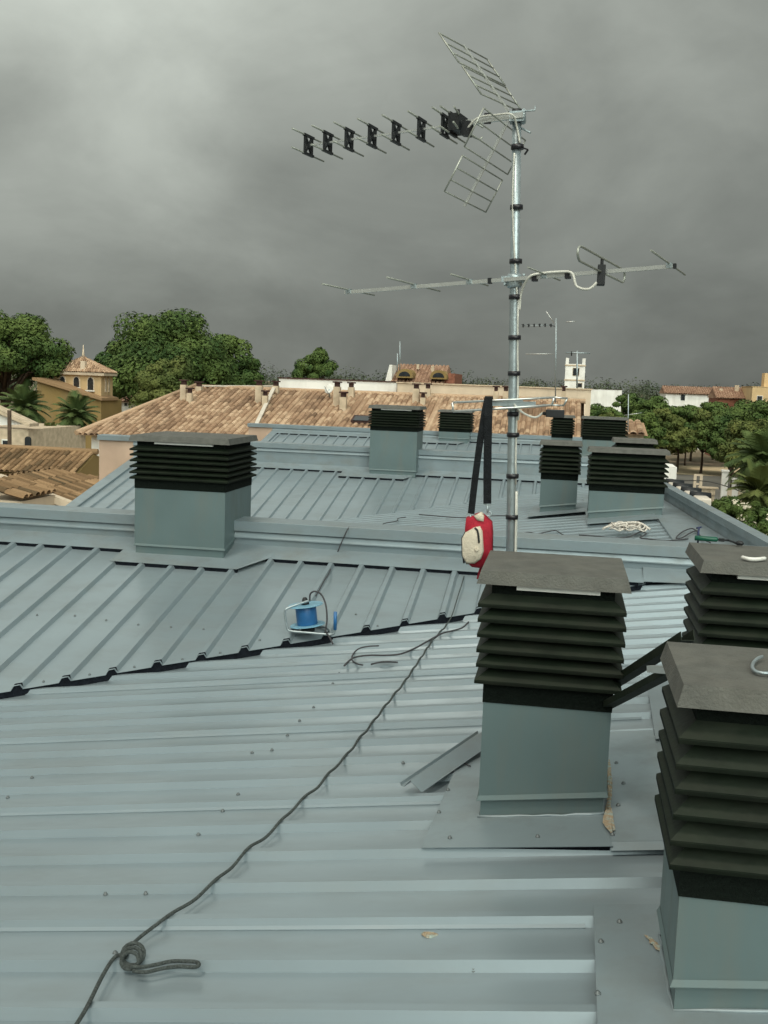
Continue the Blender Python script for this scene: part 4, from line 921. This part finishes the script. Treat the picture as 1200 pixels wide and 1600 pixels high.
# pale house at the left edge
t = thing('gabled_house', atY(0, 700, 46) * 1., 'pale house with a light grey roof at the left edge, half hidden by palms', 'house'); t.location.z = 0; WO[t].z = 0
a, b = atY(-80, 668, 46), atY(60, 672, 46)
s = MB(); s.box((a.x, 46, 0), (b.x - .5, 52, b.z)); s.build('wall', 'chim', t)
p0, p1, p2 = atY(-75, 606, 45.7), atY(46, 662, 45.7), atY(46, 667, 45.7)
s = MB(); s.prism([p0, p1, p2, p0 - V((0, 0, .25))], [q + V((0, .9, 0)) for q in (p0, p1, p2, p0 - V((0, 0, .25)))]); s.build('roof', 'chim', t)
s = MB(); s.prism([atY(-75, 606, 45.95), atY(36, 663, 45.95), atY(-75, 668, 45.95)], [V((0, .05, 0)) + q for q in (atY(-75, 606, 45.95), atY(36, 663, 45.95), atY(-75, 668, 45.95))]); s.build('gable', 'wht', t)
window(t, 9, 692, 9, 8, 45.95); 
s = MB(); q = atY(43, 690, 45.9); s.prism([q + V((.14 * math.cos(k * math.pi / 8), 0, .14 * math.sin(k * math.pi / 8) + .1)) for k in range(9)] + [q + V((-.14, 0, -.25)), q + V((.14, 0, -.25))], [q + V((.14 * math.cos(k * math.pi / 8), .1, .14 * math.sin(k * math.pi / 8) + .1)) for k in range(9)] + [q + V((-.14, .1, -.25)), q + V((.14, .1, -.25))]); s.build('window', 'glass', t)
s = MB(); a = atY(15, 695, 43); s.tube([(a.x, 43, 0), (a.x, 43, atY(15, 641, 43).z)], .09, 8); tag(s.build('utility_pole', 'bark'), 'dark utility pole in front of the pale house at the left edge', 'pole')
# ---- ochre tower house
A_, C_, D_ = atY(84, 600, 62.5), atY(158, 600, 60.5), atY(176, 600, 63.2); Bk = A_ + D_ - C_
zt = atY(130, 586, 61).z; zlow = 0
t = thing('tower_house', ((A_ + D_) / 2).to_3d() * 1., 'yellow house with an arched-window tower under a pyramid tiled roof', 'house'); t.location.z = 0; WO[t].z = 0
def q4(z, sc=1.):
    c = (A_ + D_) / 2; return [V((c.x + (p.x - c.x) * sc, c.y + (p.y - c.y) * sc, z)) for p in (A_, C_, D_, Bk)]
zm_ = atY(150, 622, 61).z
s = MB(); s.prism(q4(zm_), q4(zt)); s.build('tower_wall', 'yellow', t)
s = MB(); s.prism(q4(0, 1.0), q4(zm_ - .001)); s.build('wall', 'ochre', t)
s = MB(); s.prism(q4(zt, 1.16), q4(zt + .18, 1.16)); s.build('eaves', 'cream', t)
ap = (A_ + D_) / 2; ap.z = atY(128, 557, 62).z; r4 = q4(zt + .181, 1.18)
s = MB(); 
for i in range(4):
    a, b = r4[i], r4[(i + 1) % 4]; ud = (b - a); um = ud.length; ud.normalize(); ft = a + ud * (um / 2); vd = ap - ft; vl = vd.length
    tile_plane(s, a, ud, vd, um, lambda u_, um=um, vl=vl: (0, max(0, vl * (1 - abs(2 * u_ / um - 1)))), pitch=.22, r=.06)
rf = s.build('roof', 'tile', t)
s = MB(); c = atY(129, 573, 61.2); s.box((c.x - .14, 61.2, c.z - .4), (c.x + .14, 61.5, c.z + .35)); s.build('chimney', 'cream', rf)
s = MB(); s.tube([ap - V((0, 0, .1)), ap + V((0, 0, .2)), ap + V((0, 0, .75))], [.12, .07, .015], 8); s.build('finial', 'cream', rf)
fd = (C_ - A_).normalized(); fd.z = 0; fn = V((fd.y, -fd.x, 0))
if fn.y > 0: fn = -fn
for x, yt, ybm, w in ((98, 588, 598, 13), (120, 588.5, 605, 14), (142, 589.5, 609.5, 14)):
    r_ = ray(x, (yt + ybm) / 2); k = (A_ - CAMP).dot(fn) / r_.dot(fn); c = CAMP + r_ * k; sc = c.y / F; hw = w * sc / 2; hh = (ybm - yt) * sc / 2
    def arch(g, off, dn=0.): return [c + fd * ((hw + g) * math.cos(k_ * math.pi / 10)) + V((0, 0, hh - hw + (hw + g) * math.sin(k_ * math.pi / 10))) + fn * off for k_ in range(11)] + [c + fd * (-(hw + g)) + V((0, 0, -hh - dn)) + fn * off, c + fd * (hw + g) + V((0, 0, -hh - dn)) + fn * off]
    s = MB(); s.prism(arch(.07, -.05), arch(.07, .03)); f = s.build('window', 'cream', t)
    s = MB(); s.prism(arch(0, .0), arch(0, .04)); s.build('pane', 'glass', f)
    s = MB(); q = c + V((0, 0, -hh - .06)) + fn * .08; s.bar(q - fd * (hw + .12), q + fd * (hw + .12), .12, .08); s.build('sill', 'white', f)
rd = (D_ - C_).normalized(); rn = V((rd.y, -rd.x, 0))
s = MB()
for x in (.35, .62): 
    q = C_ + rd * ((D_ - C_).length * x) + rn * .02; q.z = atY(165, 600, 61).z; s.bar(q + V((0, 0, -.5)), q + V((0, 0, .45)), .26, .08, up=tuple(rn))
s.build('shutters', 'chim', t)
w0, w1, w2_, w3 = atY(58, 594, 60), atY(158, 626, 60), atY(158, 700, 60), atY(58, 700, 60); w2_.z = w3.z = 0
s = MB(); s.prism([w3, w2_, w1, w0], [p + V((0, 3, 0)) for p in (w3, w2_, w1, w0)]); s.build('wing_wall', 'ochre', t)
s = MB(); s.slab([w0 + V((-.2, -.25, .16)), w1 + V((.15, -.25, .16)), w1 + V((.15, 2.2, .16)), w0 + V((-.2, 2.2, .16))], (0, 0, -.15)); s.build('wing_roof', 'tile_d', t)
# ---- far houses
def gable_house(name, x0, x1, yr_, ye_, Y, dep, wm, rm, label, wins=(), chims=(), zb=0.):
    a, b = atY(x0, ye_, Y), atY(x1, ye_, Y); ze_ = (a.z + b.z) / 2; zr_ = atY((x0 + x1) / 2, yr_, Y + dep / 2).z
    t = thing(name, ((a.x + b.x) / 2, Y + dep / 2, zb), label, 'house')
    s = MB(); s.box((a.x, Y, zb), (b.x, Y + dep, ze_)); w = s.build('wall', wm, t)
    s = MB(); p = [(Y - .35, ze_ - .1), (Y + dep / 2, zr_), (Y + dep + .35, ze_ - .1), (Y + dep / 2, ze_ - .12)]
    vd = V((0, dep / 2 + .35, zr_ - ze_ + .1)); vl = vd.length
    tile_plane(s, (a.x - .2, Y - .35, ze_ - .06), (1, 0, 0), vd, b.x - a.x + .4, lambda u_: (0, vl), pitch=.34, r=.1)
    s.prism([(a.x - .15, y, z) for y, z in p], [(b.x + .15, y, z) for y, z in p]); rf = s.build('roof', rm, t)
    for (x, yt, w_, h_) in chims:
        c = atY(x, yt, Y + dep * .3); k = Y / F; s = MB(); s.box((c.x - w_ * k / 2, c.y, c.z - h_ * k), (c.x + w_ * k / 2, c.y + w_ * k, c.z)); s.build('chimney', 'chim', rf)
    for (x, y, w_, h_) in wins: window(t, x, y, w_, h_, Y)
    return t
gable_house('far_house', 1040, 1120, 605, 615, 170, 10, 'wht', 'tile_r', 'white far house with a low red roof above the pines at right', [(1067, 621, 6, 9), (1098, 640, 7, 5)])
gable_house('far_house', 1121, 1176, 606, 622, 150, 9, 'brick', 'tile_r', 'red-brown far house with two pale chimneys near the right edge', [(1150, 640, 6, 6)], [(1127, 607, 5, 12), (1152, 602, 6, 14)])
t, a, b, zt_ = block('far_house', [(1176, 604), (1230, 605)], 145, 9, 'yellow', 'yellow flat-roofed far house at the right edge', 'house'); window(t, 1187, 622, 7, 6, 145)
s = MB(); c = atY(1200, 600, 147); s.box((c.x - .5, 147, c.z - 1), (c.x + .9, 149, atY(1200, 583, 147).z)); s.build('stair_turret', 'yellow', t)
block('far_house', [(921, 608), (972, 608)], 150, 10, 'wht', 'plain white flat-roofed far house just right of the white tower', 'house', cop='dkcap')
t = gable_house('far_house', 613, 690, 571, 598, 95, 9, 'brick', 'tile_r', 'red-roofed far house with two arched dormers behind the white flat roof', [], [(653, 569, 4, 8), (676, 572, 5, 10)])
for x, y in ((632, 586), (685, 588)):
    s = MB(); c = atY(x, y, 94.6); hw = 13 * 95 / F
    s.prism([c + V((hw * math.cos(k * math.pi / 8), 0, .55 * math.sin(k * math.pi / 8))) for k in range(9)] + [c + V((-hw, 0, -.25)), c + V((hw, 0, -.25))], [c + V((hw * math.cos(k * math.pi / 8), 3, .55 * math.sin(k * math.pi / 8))) for k in range(9)] + [c + V((-hw, 3, -.25)), c + V((hw, 3, -.25))]); d = s.build('dormer', 'ochre', t)
    s = MB(); s.prism([c + V((hw * .7 * math.cos(k * math.pi / 8), -.04, -.1 + .42 * math.sin(k * math.pi / 8))) for k in range(9)], [c + V((hw * .7 * math.cos(k * math.pi / 8), .05, -.1 + .42 * math.sin(k * math.pi / 8))) for k in range(9)]); s.build('window', 'glass', d)
s = MB(); a, b = atY(602, 600, 95), atY(613, 570, 95); s.prism([(a.x, 95, 0), (b.x - .01, 95, 0), (b.x - .01, 95, b.z), (b.x - .25, 95, b.z), (a.x, 95, a.z + .3)], [(a.x, 103, 0), (b.x - .01, 103, 0), (b.x - .01, 103, b.z), (b.x - .25, 103, b.z), (a.x, 103, a.z + .3)]); s.build('gable_wall', 'wht', t)
s = MB(); a, b = atY(690.5, 583, 96), atY(710, 600, 96); s.box((a.x, 96, 0), (b.x, 103, a.z)); s.build('annex', 'brick', t)
gable_house('far_house', 186, 226, 617, 627, 85, 6, 'wht', 'tile_r', 'small white house with a red roof seen below the big pine', [(197, 632, 5, 5)])
gable_house('tiled_cottage', 976, 1006, 660, 676, 46, 5, 'cream', 'tile', 'small cream cottage end with pink tiles just right of the far wide chimney')
# white tower
Yt = 160.; a, b = atY(884, 565, Yt), atY(915, 565, Yt); w = b.x - a.x
t = thing('white_tower', ((a.x + b.x) / 2, Yt + w / 2, 0), 'slim white square tower with corner posts rising above the far roofs', 'tower')
s = MB(); s.box((a.x, Yt, 0), (b.x, Yt + w, a.z - .3)); s.build('wall', 'wht', t)
for (i, j) in ((0, 0), (1, 0), (0, 1), (1, 1)):
    s = MB(); x = a.x + i * (w - .45); y = Yt + j * (w - .45); s.box((x, y, a.z - .2999), (x + .45, y + .45, a.z + .55)); s.build('corner_post', 'wht', t)
for y in (571, 594):
    z = atY(900, y, Yt).z; s = MB(); s.box((a.x - .08, Yt - .08, z - .1), (b.x + .08, Yt + w + .08, z + .1)); s.build('string_course', 'chim', t)
window(t, 900, 581, 9, 11, Yt, frame='chim'); window(t, 906, 602, 6, 6, Yt, frame='chim')
# ---- far antennas
def far_mast(x, yt, ybm, Y, label, arms):
    a, b = atY(x, ybm, Y), atY(x, yt, Y); t = thing('far_antenna', a, label, 'antenna'); k = Y / F
    s = MB(); s.tube([a - V((0, 0, .5)), b], .022 if Y < 60 else .05, 6); s.build('pole', 'galv', t)
    for (x0, y0, x1, y1, els, m) in arms:
        p, q = atY(x0, y0, Y), atY(x1, y1, Y); s = MB(); s.tube([p, q], .011 if Y < 60 else .04, 6); bm = s.build('boom', m, t)
        for i in range(els):
            c = p.lerp(q, (i + .3) / els); s = MB(); s.bar(c - V((0, 0, .055)), c + V((0, 0, .055)), .09, .05); s.tube([c + V((-.05, -.15, .03)), c + V((.05, .15, -.0))], .008, 5); s.build('director', 'black', bm)
far_mast(869, 497, 606, 36, 'distant antenna mast like the near one, standing on the tiled roof right of the mast', [(815, 509, 858, 508, 5, 'galv'), (858, 508, 868, 510, 1, 'black'), (821, 553, 866, 553, 0, 'alu'), (866, 505, 853, 486, 0, 'alu'), (884, 503, 900, 502, 0, 'alu')])
far_mast(902, 548, 606, 70, 'thin distant antenna in front of the white tower', [(884, 551, 922, 552, 0, 'galv'), (893, 549, 893, 556, 1, 'black')])
far_mast(982, 616, 678, 46, 'thin distant antenna with one short arm, in front of the pines', [(975, 649, 1003, 645, 0, 'alu')])
far_mast(625, 533, 574, 97, 'thin distant antenna on the red-roofed far house', [])
far_mast(621, 552, 574, 97, 'small thick distant aerial left of the taller one on the red-roofed house', [])
# ---- yard at the right
s = MB(); c = atY(1041, 757, 86); d = atY(1055, 730, 86); s.box((c.x - .8, 86, 0), (d.x, 90, d.z)); s.box((d.x, 86.01, 0), (d.x + .14, 90, d.z - .01)); tag(s.build('garden_wall', 'wht'), 'white wall end with a reddish edge beside the wide chimney, in the yard', 'wall')
t = thing('gate_frame', (atY(1089, 770, 86).x, 86, 0), 'cream open gate frame standing in the yard', 'gate frame'); zt_ = atY(1089, 741, 86).z
for x in (1084.5, 1094): s = MB(); c = atY(x, 770, 86); s.box((c.x - .1, 85.9, 0), (c.x + .1, 86.1, zt_)); s.build('post', 'cream', t)
c0, c1 = atY(1084.5, 770, 86).x + .101, atY(1094, 770, 86).x - .101
for y in (742, 756, 768): s = MB(); z = atY(1089, y, 86).z; s.box((c0, 85.92, z - .08), (c1, 86.08, z + .06)); s.build('rail', 'cream', t)
s = MB(); c = atY(1106, 775, 84); rnd = random.Random(5)
for i in range(9): 
    x = c.x - .55 + (i % 3) * .36; z = .45 * (i // 3); s.box((x, 84 + rnd.uniform(0, .2), z), (x + .345, 84.6, z + .44 + rnd.uniform(-.01, 0)))
s.box((c.x - .7, 83.9, 1.36), (c.x + .75, 84.7, 1.46)); tag(s.build('block_pile', 'chim'), 'squared pile of tan building blocks beside the gate frame', 'block pile')
for x, yt, lab in ((1131, 737, 'taller whitewashed pillar right of the block pile'), (1148, 750, 'shorter whitewashed pillar nearest the palms')):
    s = MB(); c = atY(x, 775, 84); s.box((c.x - .22, 84, 0), (c.x + .22, 84.44, atY(x, yt, 84).z)); s.box((c.x - .28, 83.94, atY(x, yt, 84).z + .0005), (c.x + .28, 84.5, atY(x, yt, 84).z + .12)); tag(s.build('pillar', 'wht'), lab, 'pillar')
a, b = atY(1136, 765, 84), atY(1172, 775, 84); s = MB(); s.box((a.x + .05, 84.1, 0), (b.x, 84.4, a.z)); tag(s.build('garden_wall', 'cream'), 'low cream garden wall running right from the taller pillar', 'wall')
a, b, c = atY(1046, 752, 60), atY(1110, 753, 50), atY(1230, 796, 30)
s = MB(); s.tube(catmull([a, b, c], 8), .02, 6); tag(s.build('overhead_cable', 'black'), 'dark overhead cable hanging across the yard towards the palms', 'cable')

# ================================================================== TREES
def leaves(s, c, rx, ry, rz, n, size, rnd, up=.35, squash=1.):
    c = V(c)
    for i in range(n):
        while True:
            d = V((rnd.uniform(-1, 1), rnd.uniform(-1, 1), rnd.uniform(-1, 1)))
            if .05 < d.length < 1: break
        d = d.normalized() * (d.length ** .45)
        p = c + V((d.x * rx, d.y * ry, d.z * rz))
        nn = (d.normalized() + V((rnd.gauss(0, .38), rnd.gauss(0, .38), rnd.gauss(0, .38) + up))).normalized()
        t1 = nn.orthogonal().normalized(); t1 = (t1 * math.cos(a_ := rnd.uniform(0, 6.28)) + nn.cross(t1) * math.sin(a_)); t2 = nn.cross(t1)
        z = size * rnd.uniform(.55, 1.2); w = z * rnd.uniform(.32, .6)
        s.add([p - t1 * z, p - t2 * w, p + t1 * z, p + t2 * w], [(0, 1, 2, 3)])
def crown_tree(name, x, Y, ytop, wpx, ybot, m, label, cat, seed, size, nclump, per, zg=0., group=None, lean=0., flat=.62, flowers=0):
    rnd = random.Random(seed); k = Y / F
    top = atY(x, ytop, Y); zb_ = atY(x, ybot, Y).z; zb_ = max(zb_, .9); w = wpx * k; h = top.z - zb_
    base = V((top.x + lean, Y, zg)); t = thing(name, base, label, cat, group)
    cr = MB(); bk = MB(); hub = V((top.x, Y, zb_ + h * .12))
    r0 = max(.1, .022 * (top.z)); mid = base.lerp(hub, .5) + V((rnd.uniform(-.15, .15), 0, 0))
    bk.tube(catmull([base, mid, hub], 5), [r0 * (1 - .045 * i) for i in range(11)], 8)
    for i in range(nclump):
        a = rnd.uniform(0, 6.283); q = rnd.random() ** .5; f = rnd.random()
        dome = math.sqrt(max(0, 1 - q * q))
        z = zb_ + h * (.18 + (dome * .80 - .0) * (f ** .55)); rr = w * .5 * q * (.86 if z > zb_ + h * .3 else .8) * (1.14 if i % 7 == 3 else 1)
        c = V((top.x + rr * math.cos(a), Y + rr * math.sin(a), z)); cs = w * (rnd.uniform(.10, .17) if i % 7 != 3 else rnd.uniform(.06, .09)); cz = cs * flat * rnd.uniform(.8, 1.15)
        c.z = min(c.z, top.z - cz * .8)
        leaves(cr, c, cs, cs, cz, int(per * 2.4), size * .58, rnd)
        if i % 3 == 0:
            e_ = c - V((0, 0, cz * .4)); bk.tube([hub.lerp(base, rnd.uniform(0, .25)), hub.lerp(e_, .55) + V((0, 0, h * .04)), e_], [r0 * .5, r0 * .3, r0 * .1], 5)
    cr.build('crown', m, t); bk.build('trunk', 'bark', t)
    if flowers:
        fl = MB()
        for i in range(flowers):
            a = rnd.uniform(3.3, 6.1); q = rnd.uniform(.5, .95); c = V((top.x + w * .5 * q * math.cos(a), Y + w * .5 * q * math.sin(a), zb_ + h * rnd.uniform(.25, .92)))
            leaves(fl, c, .10, .10, .08, 18, .04, rnd)
        fl.build('blossom', 'flower', t)
    return t
PG = 'pines beyond the terrace'
crown_tree('pine_tree', 5, 62, 478, 215, 610, 'pine', 'dark pine at the left edge, behind the palms', 'tree', 1, .26, 60, 210, group=None, flat=.7)
crown_tree('pine_tree', 262, 78, 487, 235, 640, 'pine', 'broad tall pine, the largest tree, behind the tiled roof on the left', 'tree', 2, .30, 120, 200, flat=.72)
crown_tree('pine_tree', 345, 84, 515, 135, 640, 'pine', 'dark rounded pine forming the right shoulder of the largest tree', 'tree', 3, .30, 55, 200, flat=.72)
crown_tree('bushy_tree', 268, 66, 548, 120, 660, 'pine2', 'olive-green bushy tree in front of the largest pine', 'tree', 4, .24, 50, 190, flat=.8)
crown_tree('bushy_tree', 400, 90, 575, 60, 640, 'pine', 'small dark tree just right of the pine cluster', 'tree', 5, .3, 22, 140, flat=.8)
crown_tree('round_tree', 496, 120, 545, 74, 612, 'pine', 'lone round tree standing above the white flat roof', 'tree', 6, .36, 40, 130, flat=.8)
crown_tree('bushy_tree', 60, 66, 575, 80, 660, 'pine2', 'olive tree squeezed between the left pine and the yellow house', 'tree', 7, .26, 24, 150, flat=.8)
crown_tree('bushy_tree', 205, 92, 590, 60, 650, 'leaf', 'small leafy tree beside the yellow tower house', 'tree', 8, .3, 20, 140, flat=.8)
RT_ = [  # x, Y, top, width, bottom, material, label
 (945, 125, 628, 62, 690, 'pine', 'leftmost pine of the right-hand grove, beside the far wide chimney'),
 (985, 135, 615, 74, 690, 'pine', 'tallest pine of the grove, below the white far house with flat roof'),
 (1022, 128, 620, 76, 692, 'pine', 'rounded pine left of the white far house with red roof'),
 (958, 100, 642, 60, 705, 'pine2', 'olive pine just above the cap of the wide chimney'),
 (1004, 104, 640, 66, 705, 'leaf', 'light green pine right of the thin antenna'),
 (1040, 116, 640, 66, 700, 'pine2', 'olive pine above the white wall end in the yard'),
 (1064, 120, 636, 70, 696, 'pine', 'pine with a thin trunk left of the gate frame'),
 (1102, 119, 640, 78, 700, 'pine2', 'pine whose straight trunk stands behind the gate frame'),
 (1138, 117, 636, 78, 702, 'pine', 'pine with a leaning trunk behind the taller pillar'),
 (1085, 140, 632, 80, 690, 'pine', 'pine farther back between the two visible trunks'),
 (1120, 145, 629, 70, 690, 'pine', 'dark pine in front of the red-brown far house'),
 (1165, 132, 626, 84, 700,  'pine', 'dark pine in front of the yellow far house'),
 (1150, 118, 655, 84, 722, 'pine', 'low dark pine filling the gap left of the palms'),
 (1195, 104, 668, 90, 735, 'pine2', 'low olive pine behind the dark green palm'),
 (1030, 128, 655, 90, 706, 'pine2', 'olive pine low behind the wide chimney cap'),
 (1075, 131, 652, 80, 700, 'leaf', 'light green pine low between the grove trunks'),
 (1205, 112, 624, 96, 705, 'pine', 'dark pine at the right edge of the grove'),
 (1176, 92, 648, 84, 735, 'pine2', 'olive pine just above the palms at right'),
 (1150, 100, 660, 60, 722, 'pine', 'small dark pine left of the palms'),
 (1215, 80, 664, 80, 750, 'leaf', 'light green tree cut by the right edge above the palms')]
for i, (x, Y, a, w, b, m, lab) in enumerate(RT_):
    crown_tree('pine_tree', x, Y, a, w * 1.22, b + 8, m, lab, 'tree', 20 + i, .34 * Y / 115, 52, 115, group=PG, lean=(.0 if x != 1138 else .9), flat=.62)
for i, (x, Y, a, w, b, fl, lab) in enumerate([(1138, 26, 772, 74, 850, 6, 'leafy flowering bush beside the right-hand parapet'), (1190, 22, 778, 80, 870, 12, 'leafy bush with most pale blossoms, at the right edge'), (1100, 30, 785, 40, 820, 2, 'small leafy bush at the far end of the parapet'), (1172, 17, 822, 60, 900, 4, 'nearest leafy bush, low beside the tool on the cap')]):
    crown_tree('flowering_bush', x, Y, a, w, b, 'leaf', lab, 'bush', 60 + i, .075 * Y / 22, 34, 120, flat=.9, flowers=fl)
def palm(x, Y, yc, rad, m, label, seed, nf=46, trunk=.17):
    rnd = random.Random(seed); c = atY(x, yc, Y); rad = rad * Y / F
    t = thing('palm_tree', V((c.x, Y, 0)), label, 'palm')
    s = MB(); prof = []
    m_ = 26
    s.lathe((c.x, Y, 0), (0, 0, 1), [(c.z * i / m_, trunk * (1.15 if i % 2 else .95)) for i in range(m_ + 1)], 10); s.build('trunk', 'bark', t)
    s = MB()
    for i in range(nf):
        az = i * 2.39996 + rnd.uniform(-.2, .2); el = R(80 - 105 * (i / nf) ** .9 + rnd.uniform(-8, 8)); ln = rad * rnd.uniform(.85, 1.12)
        d = V((math.cos(az) * math.cos(el), math.sin(az) * math.cos(el), math.sin(el))); pts = []; p = c.copy(); v = d.copy()
        for k in range(9): pts.append(p.copy()); p += v * ln / 8; v = (v + V((0, 0, -.16))).normalized()
        s.tube(pts, [.03 * (1 - .1 * k) for k in range(9)], 4, cap=False)
        for k in range(1, 8):
            for f in (0, .33, .66):
                q = pts[k].lerp(pts[k + 1], f); tg = (pts[k + 1] - pts[k]).normalized(); sd = tg.cross(V((0, 0, 1)))
                if sd.length < .05: sd = V((1, 0, 0))
                sd.normalize(); L_ = ln * .30 * math.sin(math.pi * (.12 + .84 * (k + f) / 8.5)) + .05
                for sg in (-1, 1):
                    e_ = q + (sd * sg * .75 + tg * .62 + V((0, 0, -.22))).normalized() * L_; wv = tg * .035
                    s.add([q - wv, q + wv, e_ + wv * .3, e_ - wv * .2], [(0, 1, 2, 3)])
    s.build('crown', m, t); return t
palm(37, 54, 640, 48, 'palm', 'larger date palm in front of the left pine', 1, 54)
palm(119, 52, 652, 44, 'palm', 'date palm in front of the yellow tower house', 2, 50)
palm(78, 50, 678, 22, 'palm2', 'young small palm low between the two date palms', 3, 26, .1)
palm(1192, 40, 722, 62, 'palm', 'dark green palm at the right edge below the pines', 4, 46)
palm(1186, 33, 772, 50, 'palm2', 'yellowish palm in front of the dark green palm at right', 5, 40)
for i, (x, Y, a, w, b, lab) in enumerate([(100, 53, 676, 60, 712, 'dark hedge bush at the foot of the palms'), (60, 56, 660, 70, 705, 'tall shrub behind the young palm')]):
    crown_tree('garden_shrub', x, Y, a, w, b, 'pine', lab, 'shrub', 80 + i, .18, 26, 120, flat=.8)
# far wood on the horizon, one mass
rnd = random.Random(11); s = MB()
for i in range(560):
    Y = rnd.uniform(260, 620); px = rnd.uniform(-500, 1700); p = atY(px, 600, Y); hgt = (8.6 + Y * .0085) * (.80 + .34 * (mnoise.noise(V((px * .008, Y * .01, 0))) + .5)) * rnd.uniform(.8, 1.1); w = rnd.uniform(3, 7)
    leaves(s, (p.x, Y, hgt * .52), w, w, hgt * .5, 250, .48, rnd)
tag(s.build('far_wood', 'far'), 'low dark band of far trees along the horizon', 'wood', kind='stuff')
